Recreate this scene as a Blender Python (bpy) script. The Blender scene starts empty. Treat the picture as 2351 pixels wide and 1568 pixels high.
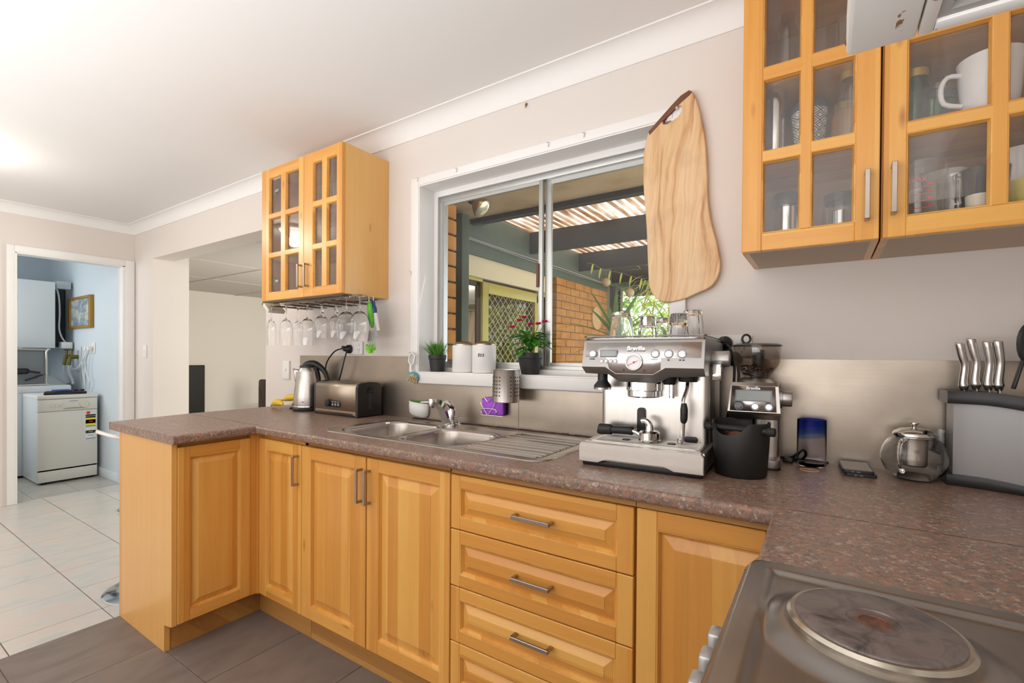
import bpy, bmesh, math, random
from mathutils import Matrix, Vector, Euler
S = bpy.context.scene
COL = S.collection
RND = random.Random(11)
PI = math.pi

# ---------------------------------------------------------------- camera
cam_d = bpy.data.cameras.new('camera')
cam = bpy.data.objects.new('camera', cam_d)
COL.objects.link(cam)
S.camera = cam
_fw = Vector((-0.55127817, 0.8342925, -0.00695716))
_r = Vector((0.83426786, 0.55131812, 0.00674323))
_u = Vector((-0.00946143, 0.00208674, 0.99995306))
_m = Matrix((( _r.x, _u.x, -_fw.x, 0.58769), (_r.y, _u.y, -_fw.y, -1.77880), (_r.z, _u.z, -_fw.z, 1.22620), (0, 0, 0, 1)))
cam.matrix_world = _m
cam_d.sensor_width = 36.0
cam_d.lens = 36.0 * 1087.566 / 2351.0
cam_d.shift_y = (825.80 - 784.0) / 2351.0
cam_d.clip_start = 0.02
cam_d.clip_end = 200

# ---------------------------------------------------------------- light and exposure
S.view_settings.view_transform = 'Standard'
S.view_settings.look = 'None'
S.view_settings.gamma = 1.0
S.view_settings.use_curve_mapping = False
S.view_settings.exposure = 0.42
S.cycles.max_bounces = 12
S.cycles.diffuse_bounces = 5
S.cycles.glossy_bounces = 6
S.cycles.transmission_bounces = 12
S.cycles.transparent_max_bounces = 32
S.cycles.caustics_reflective = False
S.cycles.caustics_refractive = False
S.cycles.sample_clamp_indirect = 6.0
S.cycles.use_denoising = True

W = bpy.data.worlds.new('sky'); S.world = W; W.use_nodes = True
_bg = W.node_tree.nodes['Background']
_bg.inputs['Color'].default_value = (0.86, 0.93, 1.0, 1)
_bg.inputs['Strength'].default_value = 2.0

def lamp(name, kind, loc, energy, color=(1, 1, 1), size=None, size_y=None, target=None, spread=None, angle=None):
    d = bpy.data.lights.new(name, kind)
    d.energy = energy; d.color = color
    if kind == 'AREA':
        d.shape = 'RECTANGLE' if size_y else 'SQUARE'
        d.size = size
        if size_y: d.size_y = size_y
        if spread: d.spread = spread
    elif kind == 'SUN':
        d.angle = angle or 0.01
    elif size: d.shadow_soft_size = size
    o = bpy.data.objects.new(name, d); COL.objects.link(o); o.location = loc
    if target is not None:
        o.rotation_euler = (Vector(target) - Vector(loc)).to_track_quat('-Z', 'Y').to_euler()
    return o

lamp('sun', 'SUN', (3, 6, 8), 7.0, (1.0, 0.95, 0.86), target=(1.2, 3.6, 0), angle=0.02)
# wide fill lamp added in front of the blank wall behind the camera
lamp('living_side_fill', 'AREA', (-1.9, -4.55, 1.2), 24, (1.0, 0.985, 0.96), 5.2, 2.1, target=(-1.9, 0, 1.2))
# large upward fill lamp added behind the camera, in place of a bounced flash
lamp('ceiling_uplight_fill', 'AREA', (-0.9, -3.0, 0.95), 98, (0.95, 0.97, 1.0), 3.9, 2.6, target=(-0.9, -3.0, 2.43))
# cool fill lamp added inside the windowless laundry
lamp('laundry_fill', 'AREA', (-5.9, -1.75, 1.7), 15, (0.95, 0.98, 1.0), 1.0, 1.0, target=(-6.0, 0, 1.2))
# dining wing daylight through its glass door
lamp('wing_room_light', 'AREA', (-3.1, 2.6, 1.3), 72, (1.0, 0.985, 0.90), 1.8, 1.7, target=(-6.5, 1.4, 1.3))

# ---------------------------------------------------------------- mesh helpers
class B:
    """collects shapes in world space; obj() links them as one mesh object"""
    def __init__(s, xf=None):
        s.bm = bmesh.new(); s.xf = xf or Matrix()
    def raw(s, vs, fs, mi=0):
        bv = [s.bm.verts.new(s.xf @ Vector(v)) for v in vs]
        out = []
        for f in fs:
            try:
                q = s.bm.faces.new([bv[i] for i in f]); q.material_index = mi; out.append(q)
            except ValueError: pass
        return bv, out
    def box(s, x0, x1, y0, y1, z0, z1, b=0, mi=0, seg=2):
        v = [(x, y, z) for x in (x0, x1) for y in (y0, y1) for z in (z0, z1)]
        f = [(0, 1, 3, 2), (4, 6, 7, 5), (0, 4, 5, 1), (2, 3, 7, 6), (0, 2, 6, 4), (1, 5, 7, 3)]
        bv, fs = s.raw(v, f, mi)
        if b:
            es = list({e for q in fs for e in q.edges})
            bmesh.ops.bevel(s.bm, geom=es + bv, offset=b, segments=seg, affect='EDGES', profile=0.5)
        return s
    def bar(s, p0, p1, w, h, b=0, mi=0):
        """square bar between two points: w across, h up"""
        p0 = Vector(p0); p1 = Vector(p1); d = (p1 - p0); L = d.length; d.normalize()
        up = Vector((0, 0, 1)) if abs(d.z) < 0.95 else Vector((0, 1, 0))
        sd = d.cross(up).normalized(); up = sd.cross(d)
        m = Matrix(((d.x, sd.x, up.x, p0.x), (d.y, sd.y, up.y, p0.y), (d.z, sd.z, up.z, p0.z), (0, 0, 0, 1)))
        k = s.xf; s.xf = k @ m
        s.box(0, L, -w / 2, w / 2, -h / 2, h / 2, b, mi); s.xf = k
        return s
    def lathe(s, prof, c=(0, 0, 0), n=32, mi=0, ax=None, closed=False, a0=0.0, a1=None):
        """prof: (r, z) pairs; ax: direction of the z axis"""
        m = Matrix.Translation(c)
        if ax is not None: m = m @ Vector((0, 0, 1)).rotation_difference(Vector(ax).normalized()).to_matrix().to_4x4()
        full = a1 is None
        k = n if full else n + 1
        vs = []; idx = []
        for r, z in prof:
            if r < 1e-6:
                idx.append([len(vs)] * k); vs.append(m @ Vector((0, 0, z)))
            else:
                row = []
                for i in range(k):
                    a = a0 + (2 * PI if full else (a1 - a0)) * i / n
                    row.append(len(vs)); vs.append(m @ Vector((r * math.cos(a), r * math.sin(a), z)))
                idx.append(row)
        fs = []
        rows = list(zip(idx[:-1], idx[1:]))
        if closed: rows.append((idx[-1], idx[0]))
        for A, Bq in rows:
            for i in range(n):
                j = (i + 1) % k
                q = [A[i], A[j], Bq[j], Bq[i]]
                q = [x for t, x in enumerate(q) if x not in q[:t]]
                if len(q) > 2: fs.append(q)
        s.raw(vs, fs, mi)
        return s
    def cyl(s, p0, p1, r, r1=None, n=20, mi=0, b=0):
        p0 = Vector(p0); p1 = Vector(p1); h = (p1 - p0).length; r1 = r if r1 is None else r1
        if b: pr = [(0, 0), (r - b, 0), (r - b * .3, b * .3), (r, b), (r1, h - b), (r1 - b * .3, h - b * .3), (r1 - b, h), (0, h)]
        else: pr = [(0, 0), (r, 0), (r1, h), (0, h)]
        return s.lathe(pr, p0, n, mi, p1 - p0)
    def tube(s, pts, r, n=8, mi=0, closed=False, sm=3):
        pts = [Vector(p) for p in pts]; N = len(pts)
        rr = list(r) if isinstance(r, (list, tuple)) else [r] * N
        if sm > 1 and not closed and N > 3:
            q = [pts[0]] + pts + [pts[-1]]; P2 = []; R2 = []
            for i in range(N - 1):
                p0, p1, p2, p3 = q[i:i + 4]
                for j in range(sm):
                    u = j / sm
                    P2.append(.5 * ((2 * p1) + (-p0 + p2) * u + (2 * p0 - 5 * p1 + 4 * p2 - p3) * u * u + (-p0 + 3 * p1 - 3 * p2 + p3) * u ** 3)); R2.append(rr[i] * (1 - u) + rr[i + 1] * u)
            pts = P2 + [pts[-1]]; rr = R2 + [rr[-1]]; N = len(pts)
        vs = []; ref = None
        for i, p in enumerate(pts):
            a = pts[(i - 1) % N] if (closed or i) else p
            b = pts[(i + 1) % N] if (closed or i < N - 1) else p
            d = (b - a).normalized()
            if ref is None: ref = d.orthogonal().normalized()
            ref = (ref - d * ref.dot(d)).normalized()
            s2 = d.cross(ref)
            for k in range(n):
                t = 2 * PI * k / n
                vs.append(p + (ref * math.cos(t) + s2 * math.sin(t)) * rr[i])
        fs = []
        for i in range(N if closed else N - 1):
            for k in range(n):
                j = (i + 1) % N; l = (k + 1) % n
                fs.append((i * n + k, i * n + l, j * n + l, j * n + k))
        if not closed:
            fs.append(tuple(range(n))[::-1]); fs.append(tuple(range((N - 1) * n, N * n)))
        s.raw(vs, fs, mi); return s
    def prism(s, poly, d0, d1, plane='xz', b=0, mi=0, seg=2):
        """poly in a plane, extruded along the third axis from d0 to d1"""
        def P(u, v, d):
            return (u, d, v) if plane == 'xz' else ((u, v, d) if plane == 'xy' else (d, u, v))
        n = len(poly)
        vs = [P(u, v, d0) for u, v in poly] + [P(u, v, d1) for u, v in poly]
        fs = [tuple(range(n)), tuple(range(n, 2 * n))] + [(i, (i + 1) % n, n + (i + 1) % n, n + i) for i in range(n)]
        bv, q = s.raw(vs, fs, mi)
        if b:
            es = list({e for e in q[0].edges} | {e for e in q[1].edges})
            bmesh.ops.bevel(s.bm, geom=es, offset=b, segments=seg, affect='EDGES', profile=0.5)
        return s
    def sph(s, c, r, n=12, mi=0, sc=(1, 1, 1)):
        pr = [(r * math.sin(PI * i / (n // 2)) * 1.0, -r * math.cos(PI * i / (n // 2))) for i in range(n // 2 + 1)]
        k = s.xf; s.xf = k @ Matrix.Translation(c) @ Matrix.Diagonal((*sc, 1))
        s.lathe(pr, (0, 0, 0), n, mi); s.xf = k
        return s
    def strip(s, rows, mi=0, closed=False):
        """rows: equal-length lists of points joined into a sheet"""
        n = len(rows[0]); vs = [p for r in rows for p in r]; fs = []
        for i in range(len(rows) - 1):
            for k in range(n if closed else n - 1):
                l = (k + 1) % n
                fs.append((i * n + k, i * n + l, (i + 1) * n + l, (i + 1) * n + k))
        s.raw(vs, fs, mi); return s

def rrect(x0, x1, y0, y1, r, n=6):
    out = []
    for cx, cy, a in ((x1 - r, y0 + r, -PI / 2), (x1 - r, y1 - r, 0), (x0 + r, y1 - r, PI / 2), (x0 + r, y0 + r, PI)):
        for i in range(n + 1):
            t = a + PI / 2 * i / n
            out.append((cx + r * math.cos(t), cy + r * math.sin(t)))
    return out

ORG = {}
def wloc(o):
    return ORG.get(o.name, Vector((0, 0, 0)))

def obj(name, b, mats, parent=None, sharp=35, solid=0, smooth=True, sub=0):
    me = bpy.data.meshes.new(name)
    bm = b.bm
    bmesh.ops.recalc_face_normals(bm, faces=bm.faces[:])
    if not isinstance(mats, (list, tuple)): mats = [mats]
    if parent is not None: org = wloc(parent)
    else:
        xs = [v.co for v in bm.verts]
        org = Vector(((min(v.x for v in xs) + max(v.x for v in xs)) / 2, (min(v.y for v in xs) + max(v.y for v in xs)) / 2, min(v.z for v in xs)))
    bmesh.ops.translate(bm, verts=bm.verts[:], vec=-org)
    if smooth:
        for f in bm.faces: f.smooth = True
    bm.to_mesh(me); bm.free()
    if smooth: me.set_sharp_from_angle(angle=math.radians(sharp))
    for m in mats: me.materials.append(m)
    o = bpy.data.objects.new(name, me); COL.objects.link(o)
    if parent is not None:
        o.parent = parent
    else: o.location = org
    ORG[o.name] = org
    if solid:
        k = o.modifiers.new('solid', 'SOLIDIFY'); k.thickness = solid; k.offset = 0
    if sub:
        k = o.modifiers.new('sub', 'SUBSURF'); k.levels = sub; k.render_levels = sub
    return o

def tag(o, label, cat, group=None):
    o['label'] = label; o['category'] = cat
    if group: o['group'] = group
    return o
def thing(name, label, cat, loc, group=None):
    o = bpy.data.objects.new(name, None); COL.objects.link(o)
    o.empty_display_size = 0.05
    o.location = loc; ORG[o.name] = Vector(loc)
    return tag(o, label, cat, group)
def struct(name, b, m, parent=None, **k):
    o = obj(name, b, m, parent, **k)
    if parent is None: o['kind'] = 'structure'
    return o
def part(name, b, m, parent, label=None, **k):
    o = obj(name, b, m, parent, **k)
    if label: o['label'] = label
    return o
def dup(src, dloc=None, loc=None, rz=0, label=None, group=None):
    def cp(o, par):
        c = o.copy(); COL.objects.link(c); ORG[c.name] = Vector(wloc(o))
        if par is not None: c.parent = par
        for ch in list(o.children): cp(ch, c)
        return c
    c = cp(src, None)
    if loc is not None: c.location = loc
    if dloc is not None: c.location = Vector(src.location) + Vector(dloc)
    c.rotation_euler = (0, 0, rz)
    ORG[c.name] = Vector(c.location)
    if label: c['label'] = label
    if group: c['group'] = group
    return c
def text(name, body, size, mat, parent, origin, right, up, ext=0.0004, align='CENTER', shear=0, offset=0.0, sx=1.0):
    """flat lettering lying in the plane given by right and up"""
    cu = bpy.data.curves.new(name, 'FONT'); cu.body = body; cu.size = size; cu.extrude = ext
    cu.align_x = align; cu.align_y = 'CENTER'; cu.shear = shear; cu.offset = offset; cu.resolution_u = 3
    t = bpy.data.objects.new(name + '_tmp', cu); COL.objects.link(t)
    dg = bpy.context.evaluated_depsgraph_get()
    me = bpy.data.meshes.new_from_object(t.evaluated_get(dg))
    bpy.data.objects.remove(t)
    r = Vector(right).normalized(); u = Vector(up).normalized(); n = r.cross(u)
    o3 = Vector(origin) - (wloc(parent) if parent is not None else Vector())
    me.transform(Matrix(((r.x * sx, u.x, n.x, o3.x), (r.y * sx, u.y, n.y, o3.y), (r.z * sx, u.z, n.z, o3.z), (0, 0, 0, 1))))
    me.materials.clear(); me.materials.append(mat)
    o = bpy.data.objects.new(name, me); COL.objects.link(o)
    if parent is not None: o.parent = parent
    return o

# ---------------------------------------------------------------- materials
def newmat(name):
    m = bpy.data.materials.new(name); m.use_nodes = True
    return m, m.node_tree, m.node_tree.nodes['Principled BSDF']
def nd(nt, kind, ins=None, **props):
    n = nt.nodes.new(kind)
    for k, v in props.items(): setattr(n, k, v)
    for k, v in (ins or {}).items():
        i = n.inputs[k]
        if hasattr(v, 'is_linked'): nt.links.new(v, i)
        else: i.default_value = v
    return n
def ramp(nt, fac, stops, mode='LINEAR'):
    n = nt.nodes.new('ShaderNodeValToRGB'); n.color_ramp.interpolation = mode
    e = n.color_ramp.elements
    while len(e) < len(stops): e.new(0.5)
    for q, (p, c) in zip(e, stops):
        q.position = p; q.color = (*c, 1) if len(c) == 3 else c
    nt.links.new(fac, n.inputs[0]); return n.outputs[0]
def mix(nt, fac, a, b, mode='MIX'):
    n = nt.nodes.new('ShaderNodeMix'); n.data_type = 'RGBA'; n.blend_type = mode
    for k, v in ((0, fac), (6, a), (7, b)):
        if hasattr(v, 'is_linked'): nt.links.new(v, n.inputs[k])
        else: n.inputs[k].default_value = (*v, 1) if isinstance(v, tuple) and len(v) == 3 else v
    return n.outputs[2]
def coords(nt, scale=(1, 1, 1), rot=(0, 0, 0)):
    tc = nt.nodes.new('ShaderNodeTexCoord')
    return nd(nt, 'ShaderNodeMapping', {'Vector': tc.outputs['Object'], 'Scale': scale, 'Rotation': rot}).outputs[0]
def P(name, col, rough=0.5, metal=0.0, var=0.0, vscale=20, bump=0.0, bscale=200, trans=0.0, ior=1.45, emit=None, spec=0.5, coat=0, alpha=1, sss=0, stretch=(1, 1, 1)):
    m, nt, p = newmat(name)
    p.inputs['Base Color'].default_value = (*col, 1)
    p.inputs['Roughness'].default_value = rough
    p.inputs['Metallic'].default_value = metal
    p.inputs['IOR'].default_value = ior
    p.inputs['Specular IOR Level'].default_value = spec
    p.inputs['Transmission Weight'].default_value = trans
    p.inputs['Coat Weight'].default_value = coat
    if emit: p.inputs['Emission Color'].default_value = (*col, 1); p.inputs['Emission Strength'].default_value = emit
    if sss: p.inputs['Subsurface Weight'].default_value = sss; p.inputs['Subsurface Scale'].default_value = .01
    v = coords(nt, stretch)
    if var:
        nz = nd(nt, 'ShaderNodeTexNoise', {'Vector': v, 'Scale': vscale, 'Detail': 4.0})
        c = mix(nt, nz.outputs[0], tuple(max(0, x * (1 - var)) for x in col), tuple(min(1, x * (1 + var)) for x in col))
        nt.links.new(c, p.inputs['Base Color'])
    if bump:
        nz = nd(nt, 'ShaderNodeTexNoise', {'Vector': v, 'Scale': bscale, 'Detail': 3.0})
        bp = nd(nt, 'ShaderNodeBump', {'Height': nz.outputs[0], 'Strength': bump, 'Distance': 0.002})
        nt.links.new(bp.outputs[0], p.inputs['Normal'])
    return m
def wood(name, axis, dark=(0.55, 0.225, 0.036), mid=(0.68, 0.315, 0.062), light=(0.78, 0.44, 0.11), stave=0.052, rough=0.32):
    m, nt, p = newmat(name)
    tc = nt.nodes.new('ShaderNodeTexCoord'); oi = nt.nodes.new('ShaderNodeObjectInfo')
    ofs = nd(nt, 'ShaderNodeVectorMath', {0: tc.outputs['Object']}, operation='ADD')
    rv = nd(nt, 'ShaderNodeMath', {0: oi.outputs['Random'], 1: 7.3}, operation='MULTIPLY')
    nt.links.new(rv.outputs[0], ofs.inputs[1])
    sp = nd(nt, 'ShaderNodeSeparateXYZ', {0: ofs.outputs[0]})
    a = 'XYZ'.index(axis); o = [i for i in range(3) if i != a]
    s1 = nd(nt, 'ShaderNodeMath', {0: sp.outputs[o[0]], 1: sp.outputs[o[1]]}, operation='ADD')
    dv = nd(nt, 'ShaderNodeMath', {0: s1.outputs[0], 1: stave}, operation='DIVIDE')
    fl = nd(nt, 'ShaderNodeMath', {0: dv.outputs[0]}, operation='FLOOR')
    wn = nd(nt, 'ShaderNodeTexWhiteNoise', {'W': fl.outputs[0]}, noise_dimensions='1D')
    sc = [38.0, 38.0, 38.0]; sc[a] = 1.6
    add = nd(nt, 'ShaderNodeVectorMath', {0: ofs.outputs[0]}, operation='ADD')
    nt.links.new(nd(nt, 'ShaderNodeMath', {0: wn.outputs[0], 1: 3.1}, operation='MULTIPLY').outputs[0], add.inputs[1])
    mp = nd(nt, 'ShaderNodeMapping', {'Vector': add.outputs[0], 'Scale': tuple(sc)})
    nz = nd(nt, 'ShaderNodeTexNoise', {'Vector': mp.outputs[0], 'Scale': 1.0, 'Detail': 5.0, 'Roughness': 0.6, 'Distortion': 0.4})
    g = nd(nt, 'ShaderNodeMath', {0: nz.outputs[0], 1: 0.55}, operation='MULTIPLY')
    t = nd(nt, 'ShaderNodeMath', {0: wn.outputs[0], 1: 0.48}, operation='MULTIPLY')
    f = nd(nt, 'ShaderNodeMath', {0: g.outputs[0], 1: t.outputs[0]}, operation='ADD')
    c = ramp(nt, f.outputs[0], [(0.12, dark), (0.46, mid), (0.85, light)])
    sk = [9.0, 9.0, 9.0]; sk[a] = 2.6
    kn = nd(nt, 'ShaderNodeTexVoronoi', {'Vector': nd(nt, 'ShaderNodeMapping', {'Vector': ofs.outputs[0], 'Scale': tuple(sk)}).outputs[0], 'Scale': 1.0})
    kf = ramp(nt, kn.outputs['Distance'], [(0.0, (1, 1, 1)), (0.045, (0.5, 0.5, 0.5)), (0.09, (0, 0, 0))])
    c = mix(nt, kf, c, (0.36, 0.13, 0.028))
    nt.links.new(c, p.inputs['Base Color'])
    p.inputs['Roughness'].default_value = rough
    p.inputs['Coat Weight'].default_value = 0.25; p.inputs['Coat Roughness'].default_value = 0.22
    bp = nd(nt, 'ShaderNodeBump', {'Height': nz.outputs[0], 'Strength': 0.06, 'Distance': 0.001})
    nt.links.new(bp.outputs[0], p.inputs['Normal'])
    return m
def brushed(name, col, rough=0.28, axis='X', amt=0.16, stain=0.0, scale=1.0):
    m, nt, p = newmat(name)
    sc = [900.0 * scale, 900.0 * scale, 900.0 * scale]; sc['XYZ'.index(axis)] = 6.0
    nz = nd(nt, 'ShaderNodeTexNoise', {'Vector': coords(nt, tuple(sc)), 'Scale': 1.0, 'Detail': 2.0})
    p.inputs['Metallic'].default_value = 1.0
    lo = nd(nt, 'ShaderNodeTexNoise', {'Vector': coords(nt), 'Scale': 5.0, 'Detail': 4.0})
    c = mix(nt, nz.outputs[0], tuple(x * (1 - amt) for x in col), tuple(min(1, x * (1 + amt)) for x in col))
    if stain: c = mix(nt, ramp(nt, lo.outputs[0], [(0.35, (0, 0, 0)), (0.7, (stain, stain, stain))]), c, tuple(x * 0.72 for x in col))
    nt.links.new(c, p.inputs['Base Color'])
    r = nd(nt, 'ShaderNodeMath', {0: lo.outputs[0], 1: 0.16}, operation='MULTIPLY_ADD'); r.inputs[2].default_value = rough - 0.08
    nt.links.new(r.outputs[0], p.inputs['Roughness'])
    bp = nd(nt, 'ShaderNodeBump', {'Height': nz.outputs[0], 'Strength': 0.05, 'Distance': 0.0006})
    nt.links.new(bp.outputs[0], p.inputs['Normal'])
    return m
def pane(name, tint=(1, 1, 1), rough=0.0, ior=1.5, dirt=0.0):
    """clear sheet glass: transmits straight through, mirrors at grazing angles"""
    m = bpy.data.materials.new(name); m.use_nodes = True; nt = m.node_tree; nt.nodes.clear()
    out = nt.nodes.new('ShaderNodeOutputMaterial')
    tr = nd(nt, 'ShaderNodeBsdfTransparent', {'Color': (*tint, 1)})
    gl = nd(nt, 'ShaderNodeBsdfGlossy', {'Roughness': rough, 'Color': (1, 1, 1, 1)})
    ge = nt.nodes.new('ShaderNodeNewGeometry')
    io = nd(nt, 'ShaderNodeMath', {0: ge.outputs['Backfacing'], 1: 1 / ior - ior, 2: ior}, operation='MULTIPLY_ADD')
    fr = nd(nt, 'ShaderNodeFresnel', {'IOR': io.outputs[0]})
    mx = nd(nt, 'ShaderNodeMixShader', {0: fr.outputs[0], 1: tr.outputs[0], 2: gl.outputs[0]})
    res = mx.outputs[0]
    if dirt:
        df = nd(nt, 'ShaderNodeBsdfDiffuse', {'Color': (0.8, 0.79, 0.76, 1)})
        nz = nd(nt, 'ShaderNodeTexNoise', {'Vector': coords(nt, (1, 1, 0.25)), 'Scale': 26.0, 'Detail': 6.0})
        k = ramp(nt, nz.outputs[0], [(0.45, (dirt * .35,) * 3), (0.72, (dirt,) * 3)])
        res = nd(nt, 'ShaderNodeMixShader', {0: k, 1: res, 2: df.outputs[0]}).outputs[0]
    nt.links.new(res, out.inputs[0])
    return m

def mk_laminate():
    m, nt, p = newmat('granite_laminate')
    v = coords(nt, (1, 1, 1))
    wv = nd(nt, 'ShaderNodeTexNoise', {'Vector': v, 'Scale': 95.0, 'Detail': 4.0, 'Roughness': .6})
    wp = nd(nt, 'ShaderNodeMix', {0: 0.030, 4: v, 5: wv.outputs['Color']}, data_type='VECTOR')
    a = nd(nt, 'ShaderNodeTexVoronoi', {'Vector': wp.outputs[1], 'Scale': 165.0})
    b2 = nd(nt, 'ShaderNodeTexNoise', {'Vector': wp.outputs[1], 'Scale': 95.0, 'Detail': 5.0, 'Roughness': 0.7, 'Distortion': 1.2})
    sp = nd(nt, 'ShaderNodeSeparateColor', {0: a.outputs['Color']})
    c = ramp(nt, sp.outputs[0], [(0.0, (0.075, 0.07, 0.066)), (0.20, (0.17, 0.14, 0.12)), (0.42, (0.31, 0.15, 0.10)), (0.64, (0.46, 0.19, 0.11)), (0.78, (0.28, 0.23, 0.18)), (0.92, (0.60, 0.54, 0.46))], 'CONSTANT')
    d = ramp(nt, b2.outputs[0], [(0.3, (0.11, 0.10, 0.09)), (0.5, (0.27, 0.18, 0.135)), (0.66, (0.38, 0.20, 0.13)), (0.8, (0.52, 0.45, 0.38))])
    nt.links.new(mix(nt, 0.55, c, d), p.inputs['Base Color'])
    p.inputs['Roughness'].default_value = 0.34
    p.inputs['Specular IOR Level'].default_value = 0.42
    return m
def mk_tile(name, a, b2, c3, rough):
    m, nt, p = newmat(name)
    oi = nt.nodes.new('ShaderNodeObjectInfo')
    tc = nt.nodes.new('ShaderNodeTexCoord')
    ofs = nd(nt, 'ShaderNodeVectorMath', {0: tc.outputs['Object']}, operation='ADD')
    nt.links.new(nd(nt, 'ShaderNodeMath', {0: oi.outputs['Random'], 1: 31.0}, operation='MULTIPLY').outputs[0], ofs.inputs[1])
    nz = nd(nt, 'ShaderNodeTexNoise', {'Vector': nd(nt, 'ShaderNodeMapping', {'Vector': ofs.outputs[0], 'Scale': (9, 4, 5), 'Rotation': (0, 0, 0.5)}).outputs[0], 'Scale': 1.0, 'Detail': 4.0, 'Distortion': 1.0})
    nt.links.new(ramp(nt, nz.outputs[0], [(0.3, a), (0.5, b2), (0.7, c3)]), p.inputs['Base Color'])
    p.inputs['Roughness'].default_value = rough
    return m

WX = wood('maple_along_x', 'X'); WY = wood('maple_along_y', 'Y'); WZ = wood('maple_upright', 'Z')
VEN = wood('maple_veneer', 'Z', (0.60, 0.27, 0.055), (0.72, 0.375, 0.095), (0.78, 0.46, 0.15), stave=1.7)
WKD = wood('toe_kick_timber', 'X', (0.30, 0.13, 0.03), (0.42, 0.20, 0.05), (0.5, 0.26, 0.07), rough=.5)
LAM = mk_laminate()
WALL = P('wall_paint', (0.70, 0.645, 0.60), 0.75, var=0.02, vscale=3, bump=0.05, bscale=300)
CEIL = P('ceiling_paint', (0.80, 0.785, 0.765), 0.85)
WHITE = P('white_gloss_paint', (0.82, 0.81, 0.79), 0.38)
BLUEW = P('laundry_wall_paint', (0.60, 0.665, 0.70), 0.7)
STEEL = brushed('brushed_steel', (0.60, 0.575, 0.545), 0.30, 'X', 0.14)
STEELZ = brushed('brushed_steel_upright', (0.60, 0.575, 0.545), 0.30, 'Z', 0.14)
SPLASH = brushed('splashback_steel', (0.43, 0.375, 0.315), 0.34, 'X', 0.10, 0.6)
SINKM = brushed('sink_steel', (0.46, 0.425, 0.39), 0.25, 'X', 0.08)
COOKM = brushed('worn_hob_steel', (0.36, 0.335, 0.315), 0.30, 'Y', 0.08, 0.7)
CHROME = P('chrome', (0.72, 0.71, 0.69), 0.10, 1.0)
NICKEL = P('satin_nickel', (0.52, 0.48, 0.44), 0.30, 1.0)
ALU = P('aluminium_frame', (0.55, 0.56, 0.54), 0.38, 0.75, var=.06, vscale=30)
BLACK = P('black_plastic', (0.014, 0.014, 0.015), 0.38)
BLKM = P('matt_black_rubber', (0.018, 0.018, 0.018), 0.6)
GREYP = P('grey_plastic', (0.22, 0.225, 0.23), 0.4)
WPLA = P('white_plastic', (0.78, 0.77, 0.74), 0.35)
ENAM = P('white_enamel', (0.72, 0.74, 0.73), 0.25)
PANE = pane('clear_pane', (.99, .99, .985), 0.0, 1.26)
CABGL = pane('cabinet_glass', (0.96, 0.95, 0.94), 0.02, 1.5, 0.05)
GLASS = P('glassware', (1, 1, 1), 0.0, 0, trans=1.0, ior=1.45)
THIN = pane('thin_glassware', (0.965, 0.975, 0.97), 0.0, 1.5)
INK = P('print_ink', (0.02, 0.02, 0.022), 0.5)

# ================================================================ SETTING
GROUT = P('tile_grout', (0.21, 0.14, 0.11), 0.9)
TWHITE = mk_tile('pale_floor_tile', (0.49, 0.51, 0.485), (0.575, 0.555, 0.515), (0.60, 0.52, 0.465), 0.28)
TDARK = mk_tile('slate_floor_tile', (0.145, 0.12, 0.104), (0.18, 0.147, 0.128), (0.20, 0.165, 0.142), 0.5)
TGREY = mk_tile('laundry_floor_tile', (0.36, 0.34, 0.31), (0.43, 0.41, 0.37), (0.47, 0.44, 0.39), 0.35)

b = B(); b.box(-8, 1.2, -4.7, 0.02, -0.08, -0.0035)
floor = struct('floor', b, GROUT)
def tiles(xs, ys, m, gap=0.003):
    for x0, x1 in zip(xs[:-1], xs[1:]):
        for y0, y1 in zip(ys[:-1], ys[1:]):
            q = B(); q.box(x0 + gap / 2, x1 - gap / 2, y0 + gap / 2, y1 - gap / 2, -0.006, RND.uniform(-0.0004, 0.0004), 0.0012, seg=1)
            o = part('tile', q, m, floor)
wx = [-4.93] + [-2.307 - 0.338 * k for k in range(7, -1, -1)] + [-2.157]
wy = [-0.965 + 0.338 * k for k in range(-6, 3)] + [0.0]
tiles(wx, wy, TWHITE, 0.004)
tiles([-2.157, -1.742, -1.335, -0.928, -0.521, -0.114, 0.293, 0.70], [-0.935 + 0.4085 * k for k in range(-5, 3)], TDARK)
tiles([-6.75, -6.45, -6.15, -5.85, -5.55, -5.25, -4.93], [-1.88 + 0.3 * k for k in range(0, 7)], TGREY)

CZ = 2.43
# window wall: returns and lintel around the wide opening and the window
b = B()
b.box(-4.98, -4.47, 0.0, 0.29, 0, CZ)
b.box(-4.47, -2.61, 0.0, 0.165, 2.088, CZ)
b.box(-2.61, -1.158, 0.0, 0.13, 0, CZ)
b.box(-1.158, 0.115, 0.0, 0.13, 0, 1.12)
b.box(-1.158, 0.115, 0.0, 0.13, 2.099, CZ)
b.box(0.115, 1.24, 0.0, 0.13, 0, CZ)
wall_back = struct('wall_back', b, WALL)
# outer brick skin under and beside the window
BRICK = mk_tile('clay_brick', (0.36, 0.155, 0.03), (0.46, 0.205, 0.042), (0.54, 0.26, 0.07), 0.85)
MORTAR = P('brick_mortar', (0.22, 0.145, 0.075), 0.95)
b = B()
b.box(-2.0, -1.22, 0.16, 0.27, -0.1, 2.45); b.box(0.13, 1.24, 0.16, 0.27, -0.1, 2.45); b.box(-1.22, 0.13, 0.16, 0.27, -0.1, 1.1)
wall_out = struct('wall_outside', b, MORTAR)
# bricks of the window return seen through the glass
z = 1.12; 
while z < 2.4:
    q = B(); q.box(-1.24, -1.138, 0.155, 0.262 + RND.uniform(-.002, .002), z, z + 0.077, 0.004, seg=1)
    part('brick', q, BRICK, wall_out); z += 0.0868

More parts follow.
